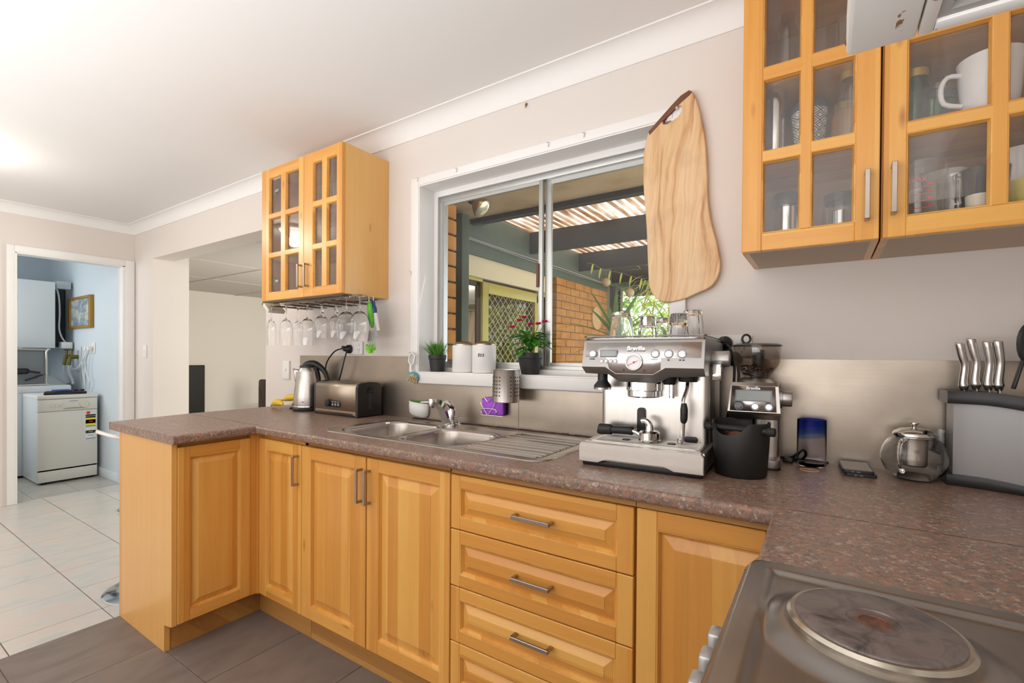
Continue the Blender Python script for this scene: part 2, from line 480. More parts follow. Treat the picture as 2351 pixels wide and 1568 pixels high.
b = B()
b.box(-4.98, -4.884, -0.076, 0.0, 0, CZ)
b.box(-4.98, -4.884, -4.7, -0.801, 0, CZ)
b.box(-4.98, -4.884, -0.801, -0.076, 2.046, CZ)
struct('wall_left', b, WALL)
b = B(); b.box(1.12, 1.24, -4.7, 0.13, 0, CZ); struct('wall_right', b, WALL)
b = B()
b.box(-4.98, 1.24, -4.8, -4.7, 0, CZ)
struct('wall_front', b, WALL)
b = B(); b.box(-4.98, 1.24, -4.8, 0.13, CZ, CZ + 0.1); struct('ceiling', b, CEIL)


# cornice: concave cove along the walls
def cove(name, p0, p1, inward):
    """p0,p1 along the wall at ceiling height; inward: unit vector into the room"""
    p0 = Vector(p0); p1 = Vector(p1); w = Vector(inward); k = 0.026; s = 0.074
    prof = [(0, -s - 0.006), (0.006, -s - 0.006), (0.006, -s)]
    for i in range(9):
        a = PI / 2 * i / 8
        prof.append((0.006 + (s - 0.006) * (1 - math.cos(a)), -s + (s - 0.006) * math.sin(a)))
    prof += [(s + 0.004, -0.006), (s + 0.004, 0), (0, 0)]
    rows = []
    for P0, sg in ((p0, 1), (p1, -1)):
        d = (p1 - p0).normalized() * sg
        rows.append([P0 + w * u + Vector((0, 0, v)) + d * u for u, v in prof])
    q = B(); q.strip(rows, closed=True)
    q.raw(rows[0], [tuple(range(len(prof)))]); q.raw(rows[1], [tuple(range(len(prof)))])
    return struct(name, q, CEIL)
cove('trim_1', (-4.884, 0, CZ), (1.12, 0, CZ), (0, -1, 0))
cove('trim_2', (-4.884, -4.7, CZ), (-4.884, 0, CZ), (1, 0, 0))
cove('trim_3', (1.12, 0, CZ), (1.12, -4.7, CZ), (-1, 0, 0))

# laundry doorway: architrave and jamb lining
b = B()
for (y0, y1, z0, z1) in ((-0.846, -0.801, 0, 2.10), (-0.076, -0.004, 0, 2.10), (-0.801, -0.076, 2.046, 2.10)):
    b.box(-4.888, -4.868, y0, y1, z0, z1, 0.004)
for (y0, y1, z0, z1) in ((-0.803, -0.786, 0, 2.046), (-0.098, -0.074, 0, 2.046), (-0.80, -0.076, 2.034, 2.05)):
    b.box(-4.99, -4.872, y0, y1, z0, z1, 0.003)
struct('door_1', b, WHITE)
# laundry shell
b = B(); b.box(-7.3, -4.98, -0.083, 0.0, 0, CZ); struct('wall_laundry_side', b, BLUEW)
b = B(); b.box(-7.3, -7.2, -2.0, -0.083, 0, CZ); struct('wall_laundry_end', b, BLUEW)
b = B(); b.box(-7.3, -4.98, -2.1, -2.0, 0, CZ); struct('wall_laundry_far', b, BLUEW)
b = B(); b.box(-7.3, -4.98, -2.1, 0.0, CZ, CZ + .1); struct('ceiling_laundry', b, BLUEW)
b = B(); b.box(-7.2, -4.99, -0.095, -0.083, 0, 0.085, 0.003); struct('baseboard_laundry', b, P('laundry_skirting', (0.62, 0.68, 0.72), .5))
b = B(); b.box(-7.2, -4.98, -0.11, -0.083, CZ - .03, CZ); b.box(-7.2, -7.17, -2, -0.083, CZ - .03, CZ); struct('trim_4', b, BLUEW)

# dining wing beyond the wide opening
b = B()
b.box(-8.0, -7.2, 0.29, 5.2, -0.05, 2.5)
struct('wall_wing_far', b, P('wing_wall_paint', (0.72, 0.67, 0.61), .8))
b = B(); b.box(-7.3, -5.2, 5.0, 5.2, -0.05, 2.5); b.box(-4.2, -2.0, 5.0, 5.2, -0.05, 2.5); b.box(-5.2, -4.2, 5.0, 5.2, -0.05, 1.0); b.box(-5.2, -4.2, 5.0, 5.2, 2.0, 2.5); struct('wall_wing_end', b, P('olive_wing_wall', (.20, .19, .10), .8))
b = B(); b.box(-7.3, -4.985, 0.0, 0.285, 0, 2.5); struct('wall_wing_side', b, WALL)
b = B()
b.box(-7.3, -2.05, 0.165, 5.1, 2.165, 2.25)
for y in (1.05, 2.05, 3.05): b.box(-7.3, -2.05, y, y + 0.035, 2.158, 2.17)
for x in (-3.4, -4.6, -5.8): b.box(x, x + 0.02, 0.2, 5.0, 2.162, 2.17)
struct('ceiling_wing', b, P('wing_ceiling_board', (0.60, 0.565, 0.53), .8))
b = B(); b.box(-7.3, -1.9, 0.02, 5.1, -0.1, -0.002); struct('floor_wing', b, P('wing_floor', (0.38, 0.33, 0.28), .5))

# window: painted trim, sill, lining
b = B()
b.box(-1.213, -1.158, -0.017, 0.0, 1.085, 2.139, 0.004)
b.box(0.115, 0.168, -0.017, 0.0, 1.085, 2.139, 0.004)
b.box(-1.158, 0.115, -0.017, 0.0, 2.099, 2.139, 0.004)
b.box(-1.162, -1.154, -0.012, 0.10, 1.14, 2.094); b.box(0.111, 0.12, -0.012, 0.10, 1.14, 2.094); b.box(-1.158, 0.115, -0.012, 0.10, 2.094, 2.102)
b.box(-1.157, -1.1285, 0.097, 0.13, 1.146, 2.0985); b.box(-1.1285, 0.114, 0.097, 0.13, 2.0645, 2.0985)
b.box(-1.21, 0.165, -0.032, -0.0, 1.084, 1.141, 0.008, seg=3)
b.box(-1.16, 0.117, -0.02, 0.13, 1.125, 1.146, 0.004)
b.box(-1.156, 0.112, 0.10, 0.13, 1.14, 1.166, 0.002)
win = struct('window_1', b, WHITE)
b = B()
fy0, fy1 = 0.108, 0.15
b.box(-1.128, 0.112, fy0, fy1, 1.162, 1.184, 0.002); b.box(-1.128, 0.112, fy0, fy1, 2.036, 2.064, 0.002)
b.box(-1.128, -1.103, fy0, fy1, 1.184, 2.036, 0); b.box(0.09, 0.112, fy0, fy1, 1.184, 2.036, 0)
struct('window_frame', b, ALU, win)
b = B()
b.box(-1.1035, -1.096, .112, .128, 1.184, 2.036); b.box(-0.517, -0.498, .108, .128, 1.184, 2.036, .001)
b.box(-1.096, -0.517, .112, .127, 2.020, 2.036); b.box(-1.096, -0.517, .112, .127, 1.184, 1.197)
struct('window_sash', b, ALU, win)
b = B()
b.box(-0.494, -0.464, .130, .148, 1.184, 2.036, .001); b.box(0.075, 0.0905, .130, .148, 1.184, 2.036)
b.box(-0.464, 0.075, .130, .147, 2.016, 2.036); b.box(-0.464, 0.075, .130, .147, 1.184, 1.198)
struct('window_sash', b, ALU, win)
b = B(); b.box(-1.10, -0.505, .119, .122, 1.19, 2.03); struct('window_pane', b, PANE, win)
b = B(); b.box(-0.47, 0.08, .138, .141, 1.19, 2.03); struct('window_pane', b, PANE, win)
b = B(); b.box(-0.524, -0.512, .098, .109, 1.545, 1.655, .003); struct('window_latch', b, P('brown_latch', (0.13, 0.055, 0.03), .4), win)
# small hooks left along the window head
HOOK = P('picture_hook_steel', (.45, .44, .42), .4, .8)
for i, (x, z) in enumerate(((-1.165, 2.135), (-0.905, 2.128), (-0.40, 2.130), (-0.235, 2.129), (-1.21, 1.66))):
    q = B(); q.tube([(x - .006, -.02, z + .006), (x + .006, -.022, z), (x + .001, -.02, z - .016)], .0013, 5)
    tag(obj('wall_hook', q, HOOK), ['small steel hook at the top left corner of the window trim', 'small steel hook on the window head above the wine glass cabinet side of the pane',
        'small steel hook on the window head, left one of the pair above the sliding pane', 'small steel hook on the window head, nearest the chopping board', 'small steel hook halfway down the left window trim'][i], 'hook')
q = B(); q.lathe([(0, 0), (.006, 0), (.0065, .004), (.003, .009), (0, .011)], (-0.52, 0, 2.336), 12, ax=(0, -1, 0)); q.tube([(-.52, -.004, 2.330), (-.519, -.012, 2.318)], .002, 6)
tag(obj('wall_hook', q, P('brass_hook', (.35, .27, .12), .35, 1.0)), 'brass hook alone on the bare wall above the window', 'hook')

# ================================================================ SPLASHBACK
t = thing('splashback', 'brushed steel splashback sheet along the wall behind the worktop', 'splashback', (-0.5, 0, 0.9))
b = B(); b.box(-2.205, -1.212, -0.004, -0.0005, 0.9, 1.223); b.box(-1.212, -0.549, -0.004, -0.0005, 0.9, 1.085)
part('steel_panel', b, SPLASH, t)
b = B(); b.box(-0.547, 0.169, -0.004, -0.0005, 0.9, 1.085); b.box(0.169, 1.118, -0.004, -0.0005, 0.9, 1.223)
part('steel_panel', b, SPLASH, t)
b = B()
for i in range(60):
    x = -1.2 + i * 0.03
    b.box(x, x + 0.03, -0.009 - RND.uniform(0, .003), -0.004, 0.9, 0.9035 + RND.uniform(0, 0.0028))
part('sealant', b, P('dark_sealant', (.055, .03, .025), .7), t)

# ================================================================ JOINERY
def fxf(kind, plane):
    """(u, w, d) -> world: u along the face, w up, d outwards from the face plane"""
    if kind == '-y': return Matrix(((1, 0, 0, 0), (0, 0, -1, plane), (0, 1, 0, 0), (0, 0, 0, 1)))
    if kind == '+x': return Matrix(((0, 0, 1, plane), (1, 0, 0, 0), (0, 1, 0, 0), (0, 0, 0, 1)))
    if kind == '-x': return Matrix(((0, 0, -1, plane), (1, 0, 0, 0), (0, 1, 0, 0), (0, 0, 0, 1)))
def frame_member(b, pts, th, mi):
    """flat board with mitred inner moulding, pts outline (u,w)"""
    b.prism(pts, -th, 0.0, 'xy', 0.0022, mi, 1)
HND = P('brushed_nickel_handle', (0.46, 0.40, 0.35), 0.33, 1.0, var=.08, vscale=80)
def handle(parent, xf, u, w, vert=True, L=0.128, d=0.030, label=None):
    b = B(xf); h = L / 2; s = 0.0055
    if vert:
        b.box(u - s, u + s, w - h, w + h, d - .008, d, .0012, seg=1)
        for q in (w - h + .0045, w + h - .0045): b.box(u - s, u + s, q - .0045, q + .0045, 0, d - .004, .0008, seg=1)
    else:
        b.box(u - h, u + h, w - s, w + s, d - .008, d, .0012, seg=1)
        for q in (u - h + .0045, u + h - .0045): b.box(q - .0045, q + .0045, w - s, w + s, 0, d - .004, .0008, seg=1)
    return part('handle', b, HND, parent, label)
def door_frame(b, u0, u1, w0, w1, sl, sr, st, sb, th):
    """stiles (upright grain, slot 0) and rails (level grain, slot 1) with an inner bead"""
    e = 0.0
    b.box(u0, u0 + sl, w0, w1, -th, 0, .002, 0, 1); b.box(u1 - sr, u1, w0, w1, -th, 0, .002, 0, 1)
    b.box(u0 + sl - .0005, u1 - sr + .0005, w1 - st, w1, -th, -.0004, .002, 1, 1); b.box(u0 + sl - .0005, u1 - sr + .0005, w0, w0 + sb, -th, -.0004, .002, 1, 1)
def bead(b, u0, u1, w0, w1, k=0.009, z0=-0.001, z1=-0.013, mi=0):
    """sloping moulding round an opening"""
    rows = []
    prof = [(0.0, z0), (k * .35, z0 - .001), (k * .5, z0 - .0035), (k * .8, z1 + .004), (k, z1)]
    for t, d in prof:
        rows.append([(u0 + t, w0 + t, d), (u1 - t, w0 + t, d), (u1 - t, w1 - t, d), (u0 + t, w1 - t, d)])
    b.strip(rows, mi, closed=True)
def panel_door(parent, kind, plane, u0, u1, w0, w1, fr=(.052, .052, .048, .048), slope=.032, hat=None, hv=True, horiz_panel=False, name='door'):
    xf = fxf(kind, plane); sl, sr, st, sb = fr; th = .020
    H = WX if kind == '-y' else WY
    b = B(xf); door_frame(b, u0, u1, w0, w1, sl, sr, st, sb, th)
    a0, a1, c0, c1 = u0 + sl, u1 - sr, w0 + sb, w1 - st
    bead(b, a0 - .001, a1 + .001, c0 - .001, c1 + .001)
    d = part(name, b, [WZ, H], parent)
    b = B(xf); k = .010; g = .006
    rows = []
    for t, z in ((-.002, -.0135), (g + k * .5, -.0135), (g + k * .5 + .001, -.0125), (g + slope, -.0040), (g + slope + .0012, -.0026)):
        rows.append([(a0 + t, c0 + t, z), (a1 - t, c0 + t, z), (a1 - t, c1 - t, z), (a0 + t, c1 - t, z)])
    b.strip(rows, 0, closed=True); b.raw(rows[-1], [(0, 1, 2, 3)])
    part('panel', b, WX if horiz_panel and kind == '-y' else WZ, d, sharp=12)
    if hat: handle(d, xf, hat[0], hat[1], hv)
    return d
KICKH = .122
def carcass(t, x0, x1, y0, y1, z0, z1, m=None):
    b = B(); b.box(x0, x1, y0, y1, z0, z1); return part('carcass', b, m or WZ, t)
FY = -0.600
# --- peninsula unit
t = thing('base_cabinet', 'maple base cabinet ending the peninsula, with one knotty panelled door and plain end panel', 'cabinet', (-1.9, -0.77, 0), 'base cabinets under the worktop')
b = B(); b.prism([(-2.157, 0), (-1.668, 0), (-1.668, KICKH - .01), (-1.602, KICKH), (-1.602, .864), (-2.157, .864)], -0.945, -0.925, 'xz', .001, 0, 1)
part('end_panel', b, VEN, t)
b = B(); b.box(-2.15, -1.62, -0.924, -0.62, KICKH, .86); part('carcass', b, WZ, t)
b = B(); b.box(-2.157, -2.14, -.944, -.05, 0, .863); part('back_panel', b, WZ, t)
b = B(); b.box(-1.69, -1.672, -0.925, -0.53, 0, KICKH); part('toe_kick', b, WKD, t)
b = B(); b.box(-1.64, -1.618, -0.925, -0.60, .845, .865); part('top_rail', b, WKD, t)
panel_door(t, '+x', -1.598, -0.924, -0.632, .124, .846, (.045, .045, .045, .047), .026)
b = B(); b.box(-1.63, -1.600, -0.6315, -0.600, .122, .862); b.box(-1.62, -1.5865, -.603, -.579, .122, .862); part('corner_post', b, WZ, t)
# --- narrow door beside it
t = thing('base_cabinet', 'narrow maple base cabinet door in the corner beside the peninsula', 'cabinet', (-1.43, -0.3, 0), 'base cabinets under the worktop')
carcass(t, -1.60, -1.258, -.578, -.02, KICKH, .862)
panel_door(t, '-y', FY, -1.586, -1.258, .124, .843, (.058, .058, .050, .050), .03, hat=(-1.278, .737))
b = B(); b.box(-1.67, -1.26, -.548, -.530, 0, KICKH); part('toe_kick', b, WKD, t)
# --- double door sink unit
t = thing('base_cabinet', 'maple double door base cabinet under the sink, two handles meeting in the middle', 'cabinet', (-0.84, -0.3, 0), 'base cabinets under the worktop')
for q in ((-1.257, -1.237), (-.447, -.429)):
    b = B(); b.box(*q, -.578, -.02, KICKH, .86); part('carcass_side', b, WZ, t)
b = B(); b.box(-1.237, -.447, -.578, -.02, KICKH, KICKH + .018); part('carcass_floor', b, WZ, t)
b = B(); b.box(-1.257, -.429, -.578, -.560, .843, .864); part('top_rail', b, WKD, t)
panel_door(t, '-y', FY, -1.254, -.846, .124, .843, (.062, .062, .050, .052), .036, hat=(-.868, .737))
panel_door(t, '-y', FY, -.840, -.431, .124, .843, (.062, .045, .047, .052), .036, hat=(-.823, .737))
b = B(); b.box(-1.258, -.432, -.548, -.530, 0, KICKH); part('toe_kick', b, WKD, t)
# --- drawers
t = thing('base_cabinet', 'maple base cabinet of four stacked drawers below the coffee machine side', 'cabinet', (-0.12, -0.3, 0), 'base cabinets under the worktop')
carcass(t, -.428, .187, -.578, -.02, KICKH, .862)
zz = [.843, .665, .480, .299, .124]
for i in range(4):
    panel_door(t, '-y', FY, -.4265, .1845, zz[i + 1] + .0018, zz[i] - .0018, (.038, .046, .041, .040), .026, hat=(-.111, (.757, .574, .402, .235)[i]), hv=False, horiz_panel=True, name='drawer')
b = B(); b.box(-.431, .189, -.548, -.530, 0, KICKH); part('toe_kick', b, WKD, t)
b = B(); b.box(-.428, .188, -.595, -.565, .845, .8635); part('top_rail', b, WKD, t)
# --- right corner cabinet, running out behind the cooker
t = thing('base_cabinet', 'maple base cabinet with a tall panelled door in the corner left of the cooker', 'cabinet', (0.5, -0.3, 0), 'base cabinets under the worktop')
carcass(t, .189, 1.10, -.578, -.02, KICKH, .862)
panel_door(t, '-y', FY, .1925, .535, .124, .843, (.052, .052, .047, .05), .034)
b = B(); b.box(.19, .6, -.548, -.530, 0, KICKH); part('toe_kick', b, WKD, t)
b = B(); b.box(.19, .52, -.595, -.565, .845, .8635); part('top_rail', b, WKD, t)

# --- worktop
t = thing('worktop', 'brown and red granite patterned laminate worktop round the three kitchen sides', 'worktop', (-0.5, -0.3, 0.864))
def edge_strip(b, p0, p1, out, z0=.864, z1=.900, w=.10, m0=0, m1=0):
    """postformed front edge: p0->p1 along the edge line, out = outward unit vector; m0/m1 mitre shift"""
    p0 = Vector(p0); p1 = Vector(p1); out = Vector(out); r = .011
    d = (p1 - p0).normalized()
    prof = [(-w, z1)]
    for i in range(7):
        a = PI / 2 * i / 6; prof.append((-r + r * math.sin(a), z1 - r + r * math.cos(a)))
    for i in range(7):
        a = PI / 2 * i / 6; prof.append((-r + r * math.cos(a), z0 + r - r * math.sin(a)))
    prof.append((-w, z0))
    rows = [[P0 + out * u + Vector((0, 0, v)) + d * (u * mm) for u, v in prof] for P0, mm in ((p0, m0), (p1, m1))]
    b.strip(rows); b.raw(rows[0], [tuple(range(len(prof)))]); b.raw(rows[1], [tuple(range(len(prof)))])
YF = -0.626
def wt(b, x0, x1, y0, y1): b.box(x0, x1, y0, y1, .864, .900)
b = B()
edge_strip(b, (-1.568, YF, 0), (.497, YF, 0), (0, -1, 0), w=.03, m0=1, m1=-1)
wt(b, -1.568, .497, YF + .03, -.500); 
wt(b, -2.335, -1.215, -.500, 0); wt(b, -.15, 1.118, -.500, 0); wt(b, -1.215, -.15, -.085, 0)
wt(b, -2.335, -1.568, YF + .03, -.500); wt(b, .497, 1.118, YF + .03, -.500)
part('worktop_section', b, LAM, t)
b = B()
edge_strip(b, (-1.568, -.951, 0), (-1.568, YF, 0), (1, 0, 0), w=.03, m1=-1)
b.prism([(-2.265, -.951), (-1.598, -.951), (-1.598, YF + .029), (-2.330, YF + .029)], .864, .900, 'xy')
part('worktop_section', b, LAM, t)
b = B(); b.prism([(-2.268, -.951), (-2.262, -.951), (-2.33, -.60), (-2.337, -.60)], .866, .899, 'xy'); part('raw_edge', b, P('raw_chipboard', (.50, .25, .07), .9, var=.3, vscale=90), t, 'bare orange chipboard edge')
b = B()
edge_strip(b, (.497, -.984, 0), (.497, YF, 0), (-1, 0, 0), w=.03, m1=-1)
wt(b, .527, 1.118, -.984, YF + .0288)
part('worktop_section', b, LAM, t)

JT = P('joint_line', (.10, .05, .035), .7)
b = B(); b.bar((-2.325, -.5965, .8997), (-1.60, -.5965, .8997), .0016, .0014); part('joint', b, JT, t)
b = B(); b.bar((.522, -.5965, .8997), (1.118, -.6, .8997), .0016, .0014); part('joint', b, JT, t)

# --- sink: one pressed sheet with two bowls and a ribbed drainer
def rrd(x, y, x0, x1, y0, y1, r):
    dx = max(x0 + r - x, x - x1 + r); dy = max(y0 + r - y, y - y1 + r)
    return math.hypot(max(dx, 0), max(dy, 0)) + min(max(dx, dy), 0) - r
def sst(a, b2, t):
    t = min(1, max(0, (t - a) / (b2 - a))); return t * t * (3 - 2 * t)
t = thing('sink', 'stainless double bowl sink with ribbed drainer set in the worktop', 'sink', (-0.68, -0.28, 0.9))
def sinkz(x, y):
    do = rrd(x, y, -1.243, -.128, -.520, -.048, .07)
    z = .9035 if do < 0 else .9035 - .010 * sst(0, .006, do)
    z -= .0022 * sst(-.006, -.012, do)
    for q in ((-1.195, -.862, -.478, -.118, .085), (-.838, -.505, -.478, -.165, .085)):
        d = rrd(x, y, *q)
        z += .0016 * sst(.022, .012, d) * (1 if d > 0 else 0)
        if d < .012:
            z -= .006 * sst(.012, -.004, d) + .150 * sst(-.002, -.030, d) + .012 * sst(-.03, -.12, d)
    dd = rrd(x, y, -.492, -.165, -.492, -.085, .05)
    if dd < 0:
        k = sst(0, -.012, dd)
        z -= .0015 * k
        ph = (y + .492) / .0245
        z += .0050 * k * max(0, math.cos(2 * PI * ph)) ** 3
    return z
b = B(); nx, ny = 300, 170
X0, X1, Y0, Y1 = -1.250, -.121, -.527, -.041
vs = []
for j in range(ny + 1):
    for i in range(nx + 1):
        x = X0 + (X1 - X0) * i / nx; y = Y0 + (Y1 - Y0) * j / ny
        vs.append((x, y, sinkz(x, y)))
fs = [(j * (nx + 1) + i, j * (nx + 1) + i + 1, (j + 1) * (nx + 1) + i + 1, (j + 1) * (nx + 1) + i) for j in range(ny) for i in range(nx)
      if rrd(X0 + (X1 - X0) * (i + .5) / nx, Y0 + (Y1 - Y0) * (j + .5) / ny, -1.243, -.128, -.520, -.048, .07) < .008]
b.raw(vs, fs)
bmesh.ops.delete(b.bm, geom=[v for v in b.bm.verts if not v.link_faces], context='VERTS')
part('sink_deck', b, SINKM, t, sharp=60)
for c in ((-1.03, -.30), (-.67, -.32)):
    b = B(); b.lathe([(0, .0), (.018, .0), (.022, .003), (.036, .004), (.040, .0015), (.040, 0)], (c[0], c[1], .7345), 24); part('drain', b, CHROME, t)

# --- mixer tap
t = thing('mixer_tap', 'chunky chrome mixer tap standing at the back between the two sink bowls', 'tap', (-.872, -.085, .902))
b = B(); c = Vector((-.868, -.088, .902))
b.lathe([(.0, 0), (.031, 0), (.031, .006), (.0265, .010), (.0255, .055), (.0235, .072), (.012, .080), (0, .081)], c, 24)
part('tap_body', b, CHROME, t)
b = B()
rows = []
for (u, z, w, h) in ((.000, .012, .025, .034), (.012, .045, .0225, .028), (.030, .085, .020, .021), (.048, .112, .018, .016), (.066, .118, .016, .014)):
    cx, cy = c.x - u * .62 - .006, c.y - u * .95 - .012
    rows.append([(cx - w, cy - h * .4, c.z + z - h * .3), (cx + w, cy - h * .4, c.z + z - h * .3), (cx + w * .8, cy + h * .5, c.z + z + h * .6), (cx - w * .8, cy + h * .5, c.z + z + h * .6)])
b.strip(rows, closed=True); b.raw(rows[0], [(0, 1, 2, 3)]); b.raw(rows[-1], [(0, 1, 2, 3)])
part('spout', b, CHROME, t, sharp=50)
b = B(); b.cyl((c.x - .048, c.y - .08, c.z + .085), (c.x - .048, c.y - .08, c.z + .128), .0165, n=20, b=.003); part('spout_head', b, CHROME, t)
b = B()
b.tube([(c.x + .004, c.y, c.z + .078), (c.x + .002, c.y - .008, c.z + .096), (c.x - .012, c.y - .022, c.z + .108), (c.x - .03, c.y - .04, c.z + .108)], [.013, .012, .009, .007], 10)
part('lever', b, CHROME, t); b = B(); b.bar((c.x - .05, c.y - .078, c.z + .112), (c.x - .098, c.y - .098, c.z + .110), .016, .005, .001)
part('lever_tip', b, CHROME, t)
b = B()
for i in range(46):
    a = i * .55; r = .010 + .004 * math.sin(i * 1.7)
    b.sph((c.x + .038 + r * math.cos(a), c.y + .006 + r * math.sin(a) * .7, c.z + .006 + .0009 * i), .0034, 6)
part('plug_chain', b, CHROME, t)

# --- cooker
KN = P('silver_knob', (.55, .56, .57), .35, .8)
t = thing('cooker', 'freestanding cooker with a worn steel hob top at the right of the kitchen', 'cooker', (0.79, -1.28, 0))
b = B(); b.box(.515, 1.10, -1.585, -.992, .02, .895); part('cooker_body', b, P('cooker_enamel', (.62, .62, .60), .35), t)
def hobz(x, y):
    do = rrd(x, y, .493, 1.112, -1.60, -.987, .030)
    z = .930 - .016 * sst(-.008, .001, do)
    z -= .006 * sst(-.030, -.042, do)                       # raised rim, sunken well
    for cx, cy, rr in ((.634, -1.148, .078), (.634, -1.46, .094), (.93, -1.148, .094), (.93, -1.46, .078)):
        d = math.hypot(x - cx, y - cy) - rr
        if d < .05: z += .0115 * sst(.036, .004, d) - .02 * sst(-.001, -.006, d)
    return z
b = B(); n = 210; vs = []; X0, X1, Y0, Y1 = .488, 1.117, -1.606, -.982
for j in range(n + 1):
    for i in range(n + 1):
        x = X0 + (X1 - X0) * i / n; y = Y0 + (Y1 - Y0) * j / n; vs.append((x, y, hobz(x, y)))
fs = []
for j in range(n):
    for i in range(n):
        if rrd(X0 + (X1 - X0) * (i + .5) / n, Y0 + (Y1 - Y0) * (j + .5) / n, .493, 1.112, -1.60, -.987, .030) < .0025:
            fs.append((j * (n + 1) + i, j * (n + 1) + i + 1, (j + 1) * (n + 1) + i + 1, (j + 1) * (n + 1) + i))
b.raw(vs, fs)
bmesh.ops.delete(b.bm, geom=[v for v in b.bm.verts if not v.link_faces], context='VERTS')
hob = part('hob', b, COOKM, t, sharp=60)
b = B(); b.prism(rrect(.4935, 1.1115, -1.5995, -.9875, .03), .893, .917, 'xy'); part('hob_skirt', b, COOKM, t)
def mk_plate():
    m, nt, p = newmat('cast_iron_hotplate'); v = coords(nt)
    a = nd(nt, 'ShaderNodeTexNoise', {'Vector': v, 'Scale': 34.0, 'Detail': 6.0, 'Roughness': .65, 'Distortion': .8})
    r = nd(nt, 'ShaderNodeVectorMath', {0: v}, operation='LENGTH')
    c = ramp(nt, a.outputs[0], [(.3, (.04, .033, .033)), (.42, (.13, .11, .105)), (.6, (.21, .175, .165)), (.78, (.17, .12, .10))])
    rust = ramp(nt, a.outputs[0], [(.35, (.06, .04, .035)), (.6, (.26, .085, .04))])
    k = ramp(nt, r.outputs['Value'], [(.0, (.9,) * 3), (.016, (.9,) * 3), (.023, (0,) * 3), (1, (0,) * 3)])
    nt.links.new(mix(nt, k, c, rust), p.inputs['Base Color'])
    p.inputs['Roughness'].default_value = .42; p.inputs['Metallic'].default_value = .35
    bp = nd(nt, 'ShaderNodeBump', {'Height': a.outputs[0], 'Strength': .15, 'Distance': .0008}); nt.links.new(bp.outputs[0], p.inputs['Normal'])
    return m
PLATE = mk_plate()
RING = P('stained_steel_ring', (.55, .50, .42), .22, 1.0, var=.35, vscale=40)
for cx, cy, r in ((.634, -1.148, .074), (.634, -1.46, .090), (.93, -1.148, .090), (.93, -1.46, .074)):
    b = B(); b.lathe([(r + .006, -.012), (r + .0065, .004), (r + .003, .0075), (r - .001, .0075), (r - .001, -.012)], (cx, cy, .938), 56)
    part('hotplate_ring', b, RING, t)
    b = B(); b.lathe([(0, .0085), (.013, .0085), (.0135, .0095), (.024, .0095), (.025, .0108), (r - .006, .0108), (r - .0015, .009), (r, .006), (r, -.012)], (cx, cy, .938), 64)
    hp = part('hotplate', b, PLATE, t)
    hp.location = Vector((cx, cy, .938)) - wloc(t)
    for v in hp.data.vertices: v.co -= hp.location
b = B(); b.prism([(.515, .80), (.505, .888), (.53, .888), (.53, .80)], -1.585, -.992, 'xz'); part('control_panel', b, COOKM, t)
for i in range(6):
    y = -1.086 - i * .0565
    b = B(); b.box(.458, .476, y - .015, y + .015, .800, .855, .005); b.cyl((.474, y, .828), (.507, y, .828), .018, n=18)
    part('knob', b, KN, t)
b = B(); b.box(.507, .515, -1.58, -1.0, .14, .78, .003); part('oven_door', b, P('oven_glass', (.02, .02, .022), .1), t)
b = B(); b.tube([(.505, -1.55, .74), (.475, -1.55, .74), (.475, -1.03, .74), (.505, -1.03, .74)], .009, 10); part('oven_handle', b, KN, t)

# --- rangehood
def mk_hood():
    m, nt, p = newmat('rusty_hood_enamel'); v = coords(nt)
    a = nd(nt, 'ShaderNodeTexNoise', {'Vector': v, 'Scale': 60.0, 'Detail': 5.0})
    sx = nd(nt, 'ShaderNodeSeparateXYZ', {0: v})
    band = nd(nt, 'ShaderNodeMath', {0: nd(nt, 'ShaderNodeMath', {0: sx.outputs[0], 1: .0}, operation='ADD').outputs[0], 1: .0}, operation='ADD')
    k = nd(nt, 'ShaderNodeMath', {0: nd(nt, 'ShaderNodeMath', {0: band.outputs[0]}, operation='ABSOLUTE').outputs[0], 1: .020}, operation='LESS_THAN')
    sp = ramp(nt, a.outputs[0], [(.60, (0,) * 3), (.66, (1,) * 3)])
    f = nd(nt, 'ShaderNodeMath', {0: k.outputs[0], 1: sp}, operation='MULTIPLY')
    nt.links.new(mix(nt, f.outputs[0], (.74, .73, .70), (.24, .10, .03)), p.inputs['Base Color'])
    p.inputs['Roughness'].default_value = .35
    return m
HOODM = mk_hood()
t = thing('rangehood', 'white enamel rangehood with rust spots and a mesh filter over the cooker', 'rangehood', (0.86, -1.35, 1.6))
b = B(); b.prism([(.612, -1.05), (.608, -1.052), (.606, -1.058), (.606, -1.655), (.673, -1.655), (.673, -1.05)], 1.604, 1.655, 'xy', .004, 0, 2); 
vz = part('visor', b, HOODM, t)
b = B(); b.box(.6745, 1.118, -1.655, -1.052, 1.640, 1.80, .003)
for (x0, x1, y0, y1) in ((.6745, .688, -1.655, -1.052), (1.05, 1.118, -1.655, -1.052), (.688, 1.05, -1.072, -1.052), (.688, 1.05, -1.655, -1.631)):
    b.box(x0, x1, y0, y1, 1.604, 1.642, .002)
hb = part('hood_body', b, HOODM, t)
for o in (vz, hb):
    k = Vector((.671, -1.05, 1.61)) - wloc(t)
    for v in o.data.vertices: v.co -= k
    o.location = k
b = B(); xx = .700
MESHM = P('filter_mesh_metal', (.42, .40, .33), .35, 1.0)
while xx < 1.048:
    b.box(xx, xx + .0034, -1.629, -1.078, 1.616, 1.620); xx += .0105
yy = -1.629
while yy < -1.08:
    b.box(.698, 1.048, yy, yy + .0034, 1.6195, 1.6225); yy += .0085
part('filter_mesh', b, MESHM, t, smooth=False)
b = B(); b.box(.69, 1.05, -1.631, -1.072, 1.632, 1.636); part('filter_backing', b, P('greasy_filter_wool', (.03, .028, .02), .9), t)
